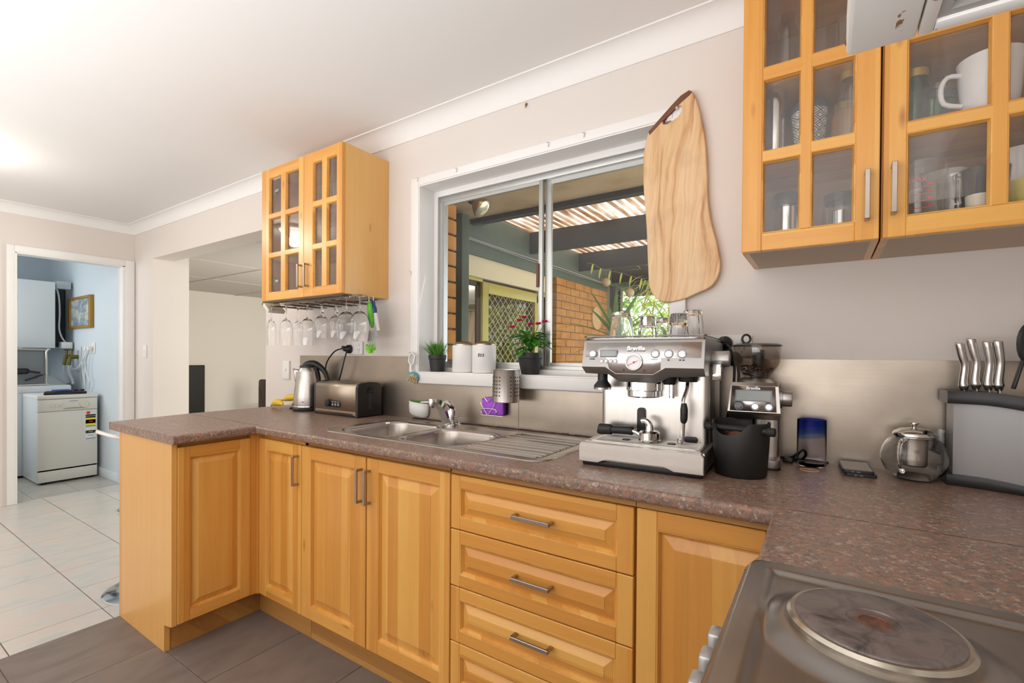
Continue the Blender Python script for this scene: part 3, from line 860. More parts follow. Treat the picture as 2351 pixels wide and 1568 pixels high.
b = B(); b.box(.6885, .699, -1.631, -1.0725, 1.608, 1.624); b.box(.699, 1.05, -1.083, -1.0725, 1.608, 1.624); part('filter_frame', b, P('dull_grey_frame', (.34, .325, .30), .6), t)
b = B(); b.sph((.609, -1.052, 1.622), .005, 8); part('rusty_screw', b, P('rust', (.12, .05, .02), .8), t)

# ================================================================ WALL CABINETS
HINGE = P('hinge_steel', (.35, .35, .35), .35, 1.0)
def glass_door(parent, plane, u0, u1, w0, w1, cols, rows_, hat=None, hinge_u=None):
    """cols / rows_: clear spans of the panes; everything else is timber"""
    xf = fxf('-y', plane); th = .020
    b = B(xf)
    b.box(u0, cols[0][0] - .004, w0, w1, -th, 0, .002, 0, 1); b.box(cols[-1][1] + .004, u1, w0, w1, -th, 0, .002, 0, 1)
    L, Rr = cols[0][0] - .0045, cols[-1][1] + .0045
    b.box(L, Rr, rows_[-1][1] + .004, w1, -th, -.0004, .002, 1, 1); b.box(L, Rr, w0, rows_[0][0] - .004, -th, -.0004, .002, 1, 1)
    for a, c in zip(cols[:-1], cols[1:]): b.box(a[1] + .004, c[0] - .004, rows_[0][0] - .0045, rows_[-1][1] + .0045, -th, -.0002, .001, 0, 1)
    for a, c in zip(rows_[:-1], rows_[1:]): b.box(L, Rr, a[1] + .004, c[0] - .004, -th, -.0008, .001, 1, 1)
    for a in cols:
        for r in rows_: bead(b, a[0] - .0045, a[1] + .0045, r[0] - .0045, r[1] + .0045, .0065, -.001, -.014, 1)
    d = part('door', b, [WZ, WX], parent)
    for a in cols:
        for r in rows_:
            q = B(xf); q.box(a[0] - .006, a[1] + .006, r[0] - .006, r[1] + .006, -.0165, -.0135); part('glass_pane', q, CABGL, d)
    if hat: handle(d, xf, hat[0], hat[1], L=.122)
    if hinge_u:
        for w in (w0 + .11, w1 - .12):
            q = B(xf); q.box(min(hinge_u), max(hinge_u), w - .008, w + .008, -.042, -.022, .002); q.box(hinge_u[0] - .004, hinge_u[0] + .018, w - .02, w + .02, -.036, -.024, .002); part('hinge', q, HINGE, d)
    return d
def wall_box(t, x0, x1, y0, z0, z1, shelves):
    q = 0.016
    b = B(); b.box(x0, x0 + q, y0, -.001, z0, z1); part('side', b, WZ, t)
    b = B(); b.box(x1 - q, x1, y0, -.001, z0, z1); part('side', b, VEN, t)
    b = B(); b.box(x0 + q, x1 - q, y0, -.001, z1 - q, z1); part('top', b, WX, t)
    b = B(); b.box(x0 + q, x1 - q, y0, -.001, z0, z0 + q); part('bottom', b, P('pale_board', (.55, .42, .30), .55), t)
    b = B(); b.box(x0 + q, x1 - q, -.006, -.001, z0 + q, z1 - q); part('back', b, P('cabinet_back_board', (.46, .29, .15), .6), t)
    for s in shelves:
        b = B(); b.box(x0 + q, x1 - q, y0 + .012, -.007, s - .016, s); part('shelf', b, WX, t)
RW = [(1.581, 1.772), (1.804, 1.993), (2.024, 2.222)]
t = thing('wall_cabinet', 'maple wall cabinet with glazed doors and wine glasses hanging below it', 'cabinet', (-1.76, -.15, 1.533), 'glazed maple wall cabinets')
wall_box(t, -2.121, -1.396, -.277, 1.533, 2.277, (1.79, 2.008))
b = B(); b.box(-1.412, -1.3955, -.2785, -.276, 1.534, 2.276, 0); part('edge_strip', b, P('edge_banding', (.80, .42, .08), .4), t)
glass_door(t, -.298, -2.121, -1.7165, 1.533, 2.277, [(-2.045, -1.931), (-1.883, -1.764)], RW, (-1.729, 1.643), (-2.05, -1.99))
glass_door(t, -.298, -1.7135, -1.398, 1.533, 2.277, [(-1.633, -1.562), (-1.518, -1.443)], RW, (-1.671, 1.643))
t = thing('wall_cabinet', 'tall maple wall cabinet with six panes, left of the rangehood, over the grinder', 'cabinet', (.54, -.15, 1.524), 'glazed maple wall cabinets')
wall_box(t, .387, .697, -.277, 1.524, 2.277, (1.79, 2.012))
RR = [(1.577, 1.768), (1.803, 1.994), (2.034, 2.225)]
glass_door(t, -.298, .387, .6965, 1.524, 2.277, [(.441, .525), (.556, .643)], RR, (.671, 1.632))
t = thing('wall_cabinet', 'maple wall cabinet with wide panes full of crockery, half behind the rangehood', 'cabinet', (.91, -.15, 1.524), 'glazed maple wall cabinets')
wall_box(t, .701, 1.118, -.277, 1.524, 2.277, (1.79, 2.012))
glass_door(t, -.298, .7035, 1.117, 1.524, 2.277, [(.752, .892), (.925, 1.066)], RR, (.723, 1.639))

# ================================================================ OUTSIDE THE WINDOW
GREEN = P('dark_green_paint', (.085, .115, .085), .5, var=.15, vscale=12)
DARKB = P('charcoal_beam_paint', (.045, .042, .038), .6, var=.2, vscale=10)
CREAM = P('cream_fascia_paint', (.74, .66, .44), .55, var=.03, vscale=8)
OLIVE = P('olive_yellow_frame', (.50, .44, .12), .4, .2)
b = B(); b.box(-8, 8, .27, 14, -.2, -.15); struct('ground_patio', b, P('patio_concrete', (.42, .39, .35), .9, var=.15))
def mk_soffit():
    m, nt, p = newmat('stained_soffit_board'); v = coords(nt)
    a = nd(nt, 'ShaderNodeTexNoise', {'Vector': v, 'Scale': 3.5, 'Detail': 5.0})
    nt.links.new(ramp(nt, a.outputs[0], [(.3, (.44, .32, .19)), (.5, (.56, .43, .27)), (.75, (.62, .50, .34))]), p.inputs['Base Color'])
    p.inputs['Roughness'].default_value = .8; return m
SOF = mk_soffit()
b = B(); b.box(-2.1, -.262, .27, 1.42, 2.40, 2.42); b.box(-.25, 1.6, .27, 1.42, 2.40, 2.42); struct('ceiling_eave', b, SOF)
b = B(); b.box(-.264, -.248, .27, 1.42, 2.395, 2.41); struct('trim_5', b, DARKB)
b = B(); b.box(-2.1, 1.6, 1.42, 1.47, 2.36, 2.56); b.box(-2.1, 1.6, 1.47, 1.60, 2.40, 2.50, .02); struct('trim_6', b, DARKB)
b = B(); b.box(-2.1, 1.6, 1.598, 1.61, 2.40, 2.43); struct('trim_7', b, GREEN)

# corrugated clear roof on rafters
def mk_corr():
    m = bpy.data.materials.new('stained_fibreglass_sheet'); m.use_nodes = True; nt = m.node_tree; nt.nodes.clear()
    out = nt.nodes.new('ShaderNodeOutputMaterial'); v = coords(nt, (1, .12, 1))
    a = nd(nt, 'ShaderNodeTexNoise', {'Vector': v, 'Scale': 14.0, 'Detail': 5.0, 'Roughness': .6})
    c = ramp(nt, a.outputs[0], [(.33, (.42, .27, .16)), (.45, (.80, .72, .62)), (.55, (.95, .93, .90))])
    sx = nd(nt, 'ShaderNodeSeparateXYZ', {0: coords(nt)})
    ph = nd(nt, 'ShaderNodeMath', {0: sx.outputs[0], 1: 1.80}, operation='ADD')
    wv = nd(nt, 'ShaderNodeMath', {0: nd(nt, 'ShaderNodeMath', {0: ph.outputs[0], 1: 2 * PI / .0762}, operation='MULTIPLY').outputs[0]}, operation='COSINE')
    dk = ramp(nt, wv.outputs[0], [(0.0, (1,) * 3), (.35, (.25,) * 3), (.7, (0,) * 3)])  # valleys darkened in the colour to bring out the corrugations, besides the stain noise
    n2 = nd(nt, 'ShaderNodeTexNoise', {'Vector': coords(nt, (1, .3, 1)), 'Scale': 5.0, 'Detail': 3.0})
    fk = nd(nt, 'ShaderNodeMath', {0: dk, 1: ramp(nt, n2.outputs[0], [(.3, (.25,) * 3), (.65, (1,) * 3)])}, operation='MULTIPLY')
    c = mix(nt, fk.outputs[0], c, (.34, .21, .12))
    d = nd(nt, 'ShaderNodeBsdfDiffuse', {'Color': c}); t = nd(nt, 'ShaderNodeBsdfTranslucent', {'Color': c})
    q = nd(nt, 'ShaderNodeMixShader', {0: .72, 1: d.outputs[0], 2: t.outputs[0]})
    nt.links.new(q.outputs[0], out.inputs[0]); return m
t = thing('patio_roof', 'clear corrugated patio roof streaked with dirt on dark rafters outside the window', 'roof', (-.3, 3.3, 2.3))
b = B(); rows = []
for y in (1.56, 2.35, 2.45, 3.5, 3.6, 4.6, 4.7, 5.5):
    rows.append([(-2.10 + i * .0127, y, 2.515 + .014 * math.cos(2 * PI * i / 6)) for i in range(285)])
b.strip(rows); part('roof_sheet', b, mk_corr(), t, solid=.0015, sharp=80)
for i, y in enumerate((2.40, 3.56, 4.66)):
    b = B(); b.box(-2.02, 1.55, y, y + .045, 2.285, 2.503, .003); part('rafter', b, DARKB, t)
b = B(); b.box(-2.02, 1.55, 5.45, 5.50, 2.18, 2.50, .003); part('rafter', b, DARKB, t)

# the wing: beams, fascia, brick pier, glass door
b = B(); b.box(-2.09, -2.0, .27, 1.30, -.15, 2.5); b.box(-2.09, -2.02, 1.30, 2.9, 1.93, 2.5); b.box(-2.09, -2.0, 4.40, 5.1, -.15, 2.5); struct('wall_wing_outside', b, P('shaded_wing_wall', (.16, .15, .12), .9))  # outer wing wall in one even dark colour
b = B(); b.box(-2.02, -1.965, .27, 5.4, 2.245, 2.505, .003); struct('trim_8', b, GREEN)
b = B(); b.box(-2.02, -1.955, 1.16, 4.5, 2.105, 2.228, .003); struct('trim_9', b, GREEN)
b = B(); b.tube([(-1.955, 1.2, 2.237), (-1.95, 2.0, 2.232), (-1.95, 3.2, 2.24), (-1.95, 4.4, 2.235)], .008, 6); b.tube([(-1.945, 1.2, 2.222), (-1.94, 2.4, 2.21), (-1.945, 4.4, 2.226)], .004, 6)
tag(obj('cable_conduit', b, P('grey_conduit', (.30, .30, .29), .5)), 'grey cable run clipped between the two green beams outside', 'cable')
b = B(); b.box(-2.02, -1.975, 1.30, 2.86, 1.925, 2.105, .002); struct('trim_10', b, CREAM)
wall_pier = B(); wall_pier.box(-2.06, -1.935, 2.93, 4.40, -.15, 2.11); wp = struct('wall_pier', wall_pier, MORTAR)
z = 1.0; row = 0
while z < 2.10:
    y = 2.925 - (0.12 if row % 2 else 0)
    while y < 4.40:
        y0, y1 = max(2.925, y), min(4.40, y + .230)
        if y1 - y0 > .03:
            q = B(); q.box(-2.065 if y0 < 2.93 else -1.95, -1.926 + RND.uniform(-.002, .002), y0, y1 - .001, z, z + .0765, .003, seg=1)
            part('brick', q, BRICK, wp)
        y += .240
    z += .0868; row += 1
t = thing('security_door', 'olive framed sliding security door with a diamond grille, across the patio', 'door', (-2.0, 2.1, 0))
b = B()
for (y0, y1, z0, z1) in ((1.30, 1.64, 1.895, 1.925), (1.64, 1.73, -.1, 1.90), (1.73, 2.60, 1.80, 1.90), (2.56, 2.63, -.1, 1.80), (1.73, 2.6, -.1, .05), (2.63, 2.86, 1.88, 1.925)):
    b.box(-2.03, -1.99, y0, y1, z0, z1, .004)
part('door_frame', b, OLIVE, t)
b = B(); cy, cz = .0885, .084
k = 0; y = 1.74
while y < 2.56:
    pts = []; z = .8; i = 0
    while z < 1.81:
        pts.append((-2.008, min(2.565, y + (cy / 4 if (i + k) % 2 else -cy / 4)), z)); z += cz / 2; i += 1
    b.tube(pts, .0042, 4, sm=1); y += cy / 2; k += 1
g = part('diamond_grille', b, P('brass_coloured_grille', (.62, .50, .22), .4, .6), t); g['kind'] = 'stuff'
b = B(); b.box(-2.06, -2.05, 1.66, 2.92, -.1, 1.90); part('door_glass', b, P('dark_reflecting_glass', (.02, .02, .015), .015, spec=1.0, ior=1.7), t)
b = B(); b.box(-2.05, -2.03, 1.60, 1.645, -.1, 1.90); b.box(-2.07, -2.03, 1.30, 1.66, 1.86, 1.90); part('dark_jamb', b, P('dark_brown_jamb', (.07, .05, .025), .5), t)
# near post
t = thing('verandah_post', 'dark green square verandah post just outside, at the left of the window', 'post', (-1.7, 1.2, -.15))
b = B(); b.box(-1.915, -1.815, 1.13, 1.22, -.15, 2.36, .003); part('post_shaft', b, GREEN, t)
b = B(); b.box(-1.925, -1.90, 1.10, 1.24, 2.20, 2.42, .002); part('bracket', b, GREEN, t)
t = thing('verandah_post', 'slim dark post standing at the far end of the brick wall', 'post', (-1.86, 4.42, -.15))
b = B(); b.box(-1.90, -1.82, 4.42, 4.50, -.15, 2.2, .003); part('post_shaft', b, DARKB, t)
# black cable hanging against the brick return
b = B(); b.tube([(-1.17, .21, 2.15), (-1.168, .22, 2.02), (-1.16, .235, 1.85), (-1.15, .25, 1.70), (-1.148, .26, 1.45), (-1.14, .27, 1.2)], .005, 6)
b.tube([(-1.17, .21, 2.15), (-1.15, .26, 2.17), (-1.12, .36, 2.19)], .005, 6)
tag(obj('cable', b, BLKM), 'grey-black cable hanging down the brick beside the floodlight', 'cable')
# floodlight
t = thing('floodlight', 'bronze spot floodlight with a clear reflector face under the eave', 'lamp', (-1.17, .42, 2.4))
ax = Vector((.68, .20, -.70)).normalized()
c0 = Vector((-1.20, .41, 2.20))
b = B(); b.lathe([(0, 0), (.030, 0), (.033, .01), (.033, .075), (.024, .085), (0, .085)], c0, 20, ax=ax); part('lamp_holder', b, P('bronze_holder', (.07, .065, .045), .5), t)
b = B(); b.lathe([(.024, .08), (.032, .10), (.050, .125), (.060, .150), (.0605, .160)], c0, 28, ax=ax); part('lamp_bulb', b, P('bronzed_bulb', (.34, .24, .11), .25, .7), t)
b = B(); b.lathe([(.060, .159), (.052, .168), (.03, .174), (0, .176)], c0, 28, ax=ax); part('lens', b, P('mirrored_lens', (.62, .60, .50), .18, .8, var=.4, vscale=30), t)
b = B(); b.tube([c0, c0 + Vector((-.02, .02, .06)), (-1.225, .43, 2.40)], .014, 8); part('arm', b, P('bronze_arm', (.07, .065, .045), .5), t)

# leaves
def leaf_mat(name, col, tr=.35, var=.25):
    m = bpy.data.materials.new(name); m.use_nodes = True; nt = m.node_tree; p = nt.nodes['Principled BSDF']
    nz = nd(nt, 'ShaderNodeTexNoise', {'Vector': coords(nt), 'Scale': 9.0, 'Detail': 2.0})
    c = mix(nt, nz.outputs[0], tuple(x * (1 - var) for x in col), tuple(min(1, x * (1 + var)) for x in col))
    nt.links.new(c, p.inputs['Base Color']); p.inputs['Roughness'].default_value = .45
    t = nd(nt, 'ShaderNodeBsdfTranslucent', {'Color': c}); mx = nd(nt, 'ShaderNodeMixShader', {0: tr, 1: p.outputs[0], 2: t.outputs[0]})
    nt.links.new(mx.outputs[0], nt.nodes['Material Output'].inputs[0]); return m
LG = leaf_mat('yucca_leaf', (.13, .26, .045)); LY = leaf_mat('yellow_green_leaf', (.55, .62, .10), .5); LP = leaf_mat('pale_bamboo_leaf', (.42, .58, .14), .5); LD = leaf_mat('deep_green_leaf', (.045, .12, .02))
def blade(b, base, d, L, w, droop=.25, n=5, fold=.25, mi=0, roll=0.0):
    """long pointed leaf, V-folded along the midrib"""
    d = Vector(d).normalized(); side = d.cross(Vector((0, 0, 1)))
    side = side.normalized() if side.length > .05 else Vector((1, 0, 0))
    if roll: side = Matrix.Rotation(roll, 3, d) @ side
    up = side.cross(d); rows = []
    for i in range(n + 1):
        t = i / n; p = Vector(base) + d * (L * t) + Vector((0, 0, -droop * L * t * t))
        ww = w * (math.sin(PI * min(1, .18 + .82 * t)) ** .8 if t < 1 else 0.02)
        rows.append([p - side * ww + up * ww * fold, p, p + side * ww + up * ww * fold])
    b.strip(rows, mi)
def plant(name, label, cat, base, h, mat, spec, stem_r=.02, group=None, stem_m=None, pot=None, merge=False):
    t = thing(name, label, cat, base, group)
    x, y, z = base
    b = B(); b.tube([(x, y, z), (x + .02, y, z + h * .5), (x, y, z + h)], [stem_r, stem_r * .9, stem_r * .7], 8); part('stem', b, stem_m or P('stem_bark', (.30, .24, .14), .8), t)
    if pot:
        b = B(); b.lathe([(0, 0), (pot * .75, 0), (pot, pot * 1.6), (pot * .9, pot * 1.6), (pot * .85, pot * 1.4), (0, pot * 1.4)], base, 24); part('pot', b, P('terracotta', (.45, .20, .10), .8), t)
    if merge:
        b = B()
        for (p, d, L, w, dr) in spec: blade(b, p, d, L, w, dr, 4)
        q = part('foliage', b, mat, t, sharp=80); q['kind'] = 'stuff'
    else:
        for (p, d, L, w, dr) in spec:
            b = B(); blade(b, p, d, L, w, dr, 6); part('leaf', b, mat, t, sharp=80)
    return t
def rosette(c, n, L, w, lo=-.2, hi=1.3, dr=.2, rnd=RND):
    out = []
    for i in range(n):
        a = i * 2.4 + rnd.uniform(-.2, .2); e = lo + (hi - lo) * (i / n)
        out.append((Vector(c) + Vector((0, 0, .06 * i / n)), (math.cos(a) * math.cos(e), math.sin(a) * math.cos(e), math.sin(e)), L * rnd.uniform(.8, 1.1), w, dr * rnd.uniform(.5, 1.3)))
    return out
plant('yucca_plant', 'yucca with long dark green sword leaves in front of the dark far post', 'plant', (-.93, 2.15, -.15), 1.50, LG,
      rosette((-.93, 2.15, 1.36), 24, .50, .024, -.5, 1.35, .12), .03, pot=.16)
plant('yucca_plant', 'tall yucca with blade leaves behind the tumblers, right of the other yucca', 'plant', (-.62, 2.75, -.15), 1.45, LG,
      rosette((-.62, 2.75, 1.30), 20, .46, .022, -.3, 1.3, .15), .03, pot=.16)
def bamboo(c, h, n, L, w, r):
    out = []
    for i in range(n):
        z = RND.uniform(.2, 1) * h; a = RND.uniform(0, 2 * PI); e = RND.uniform(-.6, .9)
        q = RND.uniform(0, r)
        out.append(((c[0] + math.cos(a) * q, c[1] + math.sin(a) * q, c[2] + z), (math.cos(a) * math.cos(e), math.sin(a) * math.cos(e), math.sin(e)), L * RND.uniform(.6, 1.2), w, RND.uniform(.1, .6)))
    return out
for i, (x, y, h, m, lab) in enumerate(((-.80, 3.9, 2.6, LP, 'pale green bamboo palm nearest the chopping board, beyond the patio'), (-1.45, 4.9, 2.6, LY, 'yellow-green bamboo clump behind the far post'),
        (.6, 4.5, 2.7, LP, 'pale bamboo clump hidden mostly behind the chopping board'), (-1.45, 5.7, 3.0, LP, 'tall pale bamboo clump at the back of the garden'))):
    plant('bamboo_clump', lab, 'plant', (x, y, -.15), h * .8, m, bamboo((x, y, -.15), h, 240, .38, .012, .28), .012, 'pale bamboo beyond the patio', P('bamboo_cane', (.50, .48, .16), .5), merge=True)
for i, (x, y, h, m, lab) in enumerate(((.7, 6.3, 2.4, LY, 'yellow leafy shrub mirrored in the security door, the nearer one'), (2.2, 7.6, 2.8, LG, 'green leafy shrub mirrored in the security door, the farther one'),
        (-1.75, 6.9, 3.3, LP, 'pale green hedge shrub at the end of the garden, right one'), (-3.0, 7.6, 3.3, LG, 'deep green hedge shrub at the end of the garden, left one'))):
    plant('garden_shrub', lab, 'shrub', (x, y, -.15), h * .6, m, bamboo((x, y, -.15), h, 800, .20, .042, .80), .03, 'garden shrubs', merge=True)
# hanging garland of leaves with wooden balls
t = thing('garland', 'garland of yellow-green leaf shapes and wooden balls strung outside the window', 'garland', (-.75, 1.75, 1.95))
import itertools
def at_y(u, v, y):
    d = _fw * 1087.566 + _r * (u - 1175.5) + _u * (825.80 - v)
    c = Vector((.58769, -1.7788, 1.2262)); return c + d * ((y - c.y) / d.y)
pts = [at_y(u, v, 1.75) for u, v in ((1362, 606), (1380, 616), (1402, 622), (1428, 627), (1450, 634), (1474, 640))]
b = B(); b.tube([pts[0] + Vector((-.05, 0, .01))] + pts + [pts[-1] + Vector((.12, 0, .02))], .0015, 5); part('string', b, P('jute_string', (.40, .33, .2), .9), t)
for p in pts:
    b = B(); blade(b, p, (-.25, .1, -1), .085, .011, 0, 5, .3); part('leaf', b, LY, t)
for u, v in ((1392, 648), (1446, 672)):
    b = B(); b.sph(at_y(u, v, 1.75), .034, 16); part('wooden_ball', b, P('turned_wood', (.58, .42, .24), .6, var=.2, vscale=25), t)
    b = B(); b.tube([at_y(u, v, 1.75), at_y(u, v - 26, 1.75)], .0012, 5); part('cord', b, P('jute_cord', (.40, .33, .2), .9), t)
b = B(); b.lathe([(.0, .0), (.13, .0), (.14, .008), (.152, .012), (.152, -.006), (0, -.006)], (-1.92, 4.02, 1.735), 32, ax=(1, 0, 0))
tag(obj('wall_plate', b, P('tan_plate', (.55, .34, .14), .5, var=.15)), 'round tan plate hanging on the brick wall beside the far post', 'plate')
# curtain inside the wing, seen through the open part of its door
t = thing('curtain', 'beige gathered curtain tied back inside the wing, beyond the open door', 'curtain', (-5.0, 4.85, 1.0))
b = B(); rows = []
for j in range(13):
    v = j / 12; z = 2.02 - 2.02 * v; x1 = -4.28 - .34 * min(1, v * 1.55) ** .8
    rows.append([(-5.4 + (x1 + 5.4) * i / 40, 4.85 + .02 * math.sin(i * 1.3), z) for i in range(41)])
b.strip(rows); part('curtain_fabric', b, P('beige_curtain', (.42, .33, .24), .9), t, solid=.003, sharp=80)
b = B(); b.cyl((-5.5, 4.86, 2.05), (-3.6, 4.86, 2.05), .012); part('curtain_rail', b, P('rail', (.3, .25, .18), .5), t)

# ================================================================ ON THE WORKTOP
def place(x, y, z, deg): return Matrix.Translation((x, y, z)) @ Matrix.Rotation(math.radians(deg), 4, 'Z')
DKSTEEL = brushed('dark_steel', (0.36, 0.345, 0.335), 0.36, 'Z', 0.08)  # darker brushed steel for housings, cup tray and grinder base
PANELM = brushed('panel_steel', (0.80, 0.785, 0.77), 0.30, 'X', 0.06)
LCD = P('grey_lcd', (.36, .39, .38), .2)
ENGR = P('engraved_letters', (.86, .86, .85), .4, .3)
BTN = P('button_steel', (.66, .66, .66), .25, 1.0, var=.25, vscale=60)
DRED = P('needle_red', (.70, .04, .03), .4)
# --- espresso machine
MX = place(.135, -.25, .900, 2.7)
t = thing('espresso_machine', 'brushed steel espresso machine with a round pressure gauge, tumblers upside down on top', 'coffee machine', (.135, -.25, .9))
def mt(name, b, m, **k): return part(name, b, m, t, **k)
b = B(MX); b.box(-.172, .172, -.198, .18, 0, .016, .004); mt('base_foot', b, BLACK)
b = B(MX)
rows = []
for y, zt in ((-.2105, .060), (-.206, .0685), (-.196, .0715), (-.06, .0735)):
    pass
b.prism([(-.178, .012), (-.118, .012), (-.095, .026), (.075, .026), (.100, .012), (.178, .012), (.178, .060), (.170, .069), (-.170, .069), (-.178, .060)], -.212, -.19, 'xz', .002, 0, 1)
b.box(-.178, .178, -.195, .02, .014, .0685, .003); mt('drip_tray', b, STEEL)
b = B(MX)
b.box(-.166, .166, -.188, -.055, .0685, .0715, .001)
for i in range(9): b.box(-.15, .15, -.178 + i * .0135, -.1755 + i * .0135, .0715, .0735)
mt('drip_grate', b, STEEL)
b = B(MX); 
for x in (-.06, .075): b.lathe([(0, .0), (.009, 0), (.012, .001), (.012, -.002)], (x, -.120, .0742), 16)
mt('grate_hole', b, BLACK)
b = B(MX); b.prism([(-.19, .0), (-.155, 0), (-.170, .02)] and rrect(-.165, .168, -.058, .185, .02), .016, .30, 'xy'); mt('rear_column', b, STEELZ)
b = B(MX)
xs = [-.174, -.10, -.068, .04, .074, .174]
pb = [.297, .297, .277, .277, .297, .297]; lb = [.276, .274, .253, .252, .270, .274]
rows = [[(x, .185, .374) for x in xs], [(x, -.165, .383) for x in xs], [(x, -.178, .376) for x in xs], [(x, -.1825, .368) for x in xs], [(x, -.2015, q) for x, q in zip(xs, pb)],
        [(x, -.199, q - .003) for x, q in zip(xs, pb)], [(x, -.168, q) for x, q in zip(xs, lb)], [(x, -.05, q + .004) for x, q in zip(xs, lb)], [(x, .185, .28) for x in xs]]
b.strip(rows)
for k in (0, 5): b.raw([r[k] for r in rows], [tuple(range(len(rows)))])
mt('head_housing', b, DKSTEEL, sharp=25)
b = B(MX); xs2 = [-.166, -.10, -.068, .04, .074, .166]
def pf(z, o=.0015): return -.1825 - (.368 - z) / .091 * .019 - o
rows = [[(x, pf(.369), .369) for x in xs2]] + [[(x, pf(q + .002), q + .002) for x, q in zip(xs2, pb)]]
b.strip(rows); mt('control_panel', b, PANELM, solid=.002, sharp=60)
b = B(MX); b.prism(rrect(-.172, .172, -.172, .182, .03), .379, .3835, 'xy', .001, 0, 1); b.tube([(-.166, .17, .388), (-.166, -.15, .388), (-.15, -.166, .388), (.15, -.166, .388), (.166, -.15, .388), (.166, .17, .388)], .0022, 6); mt('cup_tray', b, DKSTEEL)
nrm = Vector((0, -.979, .204)); up_ = Vector((0, .204, .979))
def pw(x, z, o=.003): return Vector((x, pf(z, o), z))
def disc(name, x, z, r, h, m, n=24, ring=None):
    q = B(MX); q.lathe([(0, h), (r * .82, h), (r, h * .7), (r, -.002), (0, -.002)], pw(x, z, .002), n, ax=-nrm * -1); mt(name, q, m)
    if ring:
        q = B(MX); q.lathe([(r, -.001), (r, h * .5), (r * 1.22, h * .45), (r * 1.25, -.001)], pw(x, z, .002), n, ax=nrm); mt('button_ring', q, ring)
GR = P('button_ring_grey', (.20, .21, .23), .35, .6)
for x in (-.143, .044, .081, .117): disc('button', x, .336, .0105, .004, BTN, 24, GR)
for x in (-.113, -.099, -.085, -.071): disc('small_button', x, .3135, .0055, .003, WPLA, 16, GR)
q = B(MX); q.box(-.119, -.066, pf(.335, .005), pf(.335, -.004), .3245, .3475, .002); mt('display_bezel', q, GR)
q = B(MX); q.box(-.115, -.070, pf(.335, .0062), pf(.335, .003), .3275, .3445, .001); mt('display', q, LCD)
q = B(MX); q.lathe([(.0215, .0), (.0215, .006), (.0245, .007), (.026, .005), (.0265, -.002)], pw(-.015, .3115, .002), 36, ax=nrm); mt('gauge_rim', q, CHROME)
q = B(MX); q.lathe([(0, .003), (.0217, .003), (.0217, -.001), (0, -.001)], pw(-.015, .3115, .002), 36, ax=nrm); mt('gauge_face', q, P('gauge_white', (.80, .81, .82), .3))
q = B(MX); c = pw(-.015, .3115, .006); d = Vector((.83, 0, 0)) + up_ * .42; q.bar(c - d * .021, c + d * .012, .0016, .0008); q.cyl(c - nrm * .001, c + nrm * .0012, .0028, n=12); mt('gauge_needle', q, DRED)
q = B(MX)
for i in range(13):
    a = math.radians(-40 + i * 21.6); d = Vector((math.cos(a), 0, 0)) + up_ * math.sin(a); c2 = pw(-.015, .3115, .0055)
    q.bar(c2 + d * .0165, c2 + d * .0195, .0007, .0005)
k = mt('gauge_tick', q, P('tick_grey', (.25, .26, .28), .5)); k['kind'] = 'stuff'
for x in (-.044, .015):
    q = B(MX); q.cyl(pw(x, .288, .002), pw(x, .288, .002) + nrm * .001, .0028, n=12); mt('indicator', q, INK)
R3 = MX.to_3x3()
def mtext(body, x, z, size, m, name='lettering', **k): return text(name, body, size, m, t, MX @ pw(x, z, .0042), R3 @ Vector((1, 0, 0)), R3 @ up_, **k)
SERIF = dict(offset=.0006)
mtext('Breville', -.012, .3515, .0172, ENGR, 'brand_lettering', **SERIF)
mtext('POWER', -.143, .320, .005, INK); mtext('MANUAL', .044, .320, .005, INK)
q = B(MX)
for x in (.081, .112, .121):
    p = pw(x, .3195, .0042); q.prism([(-.003, .0015), (.003, .0015), (.0018, -.002), (-.0018, -.002)], -.0003, .0003, 'xz') if False else q.box(p.x - .0028, p.x + .0028, p.y, p.y + .0006, p.z - .0018, p.z + .0014)
mt('cup_symbol', q, INK)['kind'] = 'stuff'
q = B(MX); q.cyl((-.199, -.105, .334), (-.172, -.105, .334), .0185, n=28, b=.003); mt('water_dial', q, GREYP)
q = B(MX); q.cyl((.173, -.055, .322), (.222, -.055, .322), .0235, n=28, b=.003); mt('steam_dial', q, P('satin_dial', (.50, .50, .49), .35, .9))
q = B(MX); q.prism([(.0, .0), (.026, .0), (.030, -.012), (.024, -.042), (.004, -.042), (-.004, -.010)], -.085, -.072, 'xz', .002) if False else q.box(.180, .204, -.094, -.084, .262, .305, .003); q.box(.180, .204, -.09, -.06, .298, .308, .003); mt('steam_lever', q, CHROME)
q = B(MX); q.cyl((-.135, -.125, .232), (-.135, -.125, .278), .0155, n=20); q.lathe([(0, .0), (.027, 0), (.0275, .006), (.026, .012), (.016, .024), (.0155, .03)], (-.135, -.125, .227), 24); mt('tamper', q, BLACK)
q = B(MX); q.lathe([(0, 0), (.0278, 0), (.0282, .006), (0, .006)], (-.135, -.125, .2255), 24); mt('tamper_foot', q, CHROME)
q = B(MX); q.lathe([(0, 0), (.046, 0), (.050, .004), (.050, .020), (.0535, .022), (.0535, .058), (0, .058)], (-.018, -.082, .204), 36); mt('group_head', q, CHROME)
q = B(MX); q.cyl((.068, -.09, .205), (.068, -.09, .258), .0078, n=14); q.cyl((.060, -.086, .245), (.060, -.086, .268), .017, .022, n=18, mi=1); mt('water_spout', q, [CHROME, BLACK])
q = B(MX); q.cyl((.113, -.085, .255), (.113, -.085, .275), .026, .030, n=18); mt('wand_collar', q, BLACK)
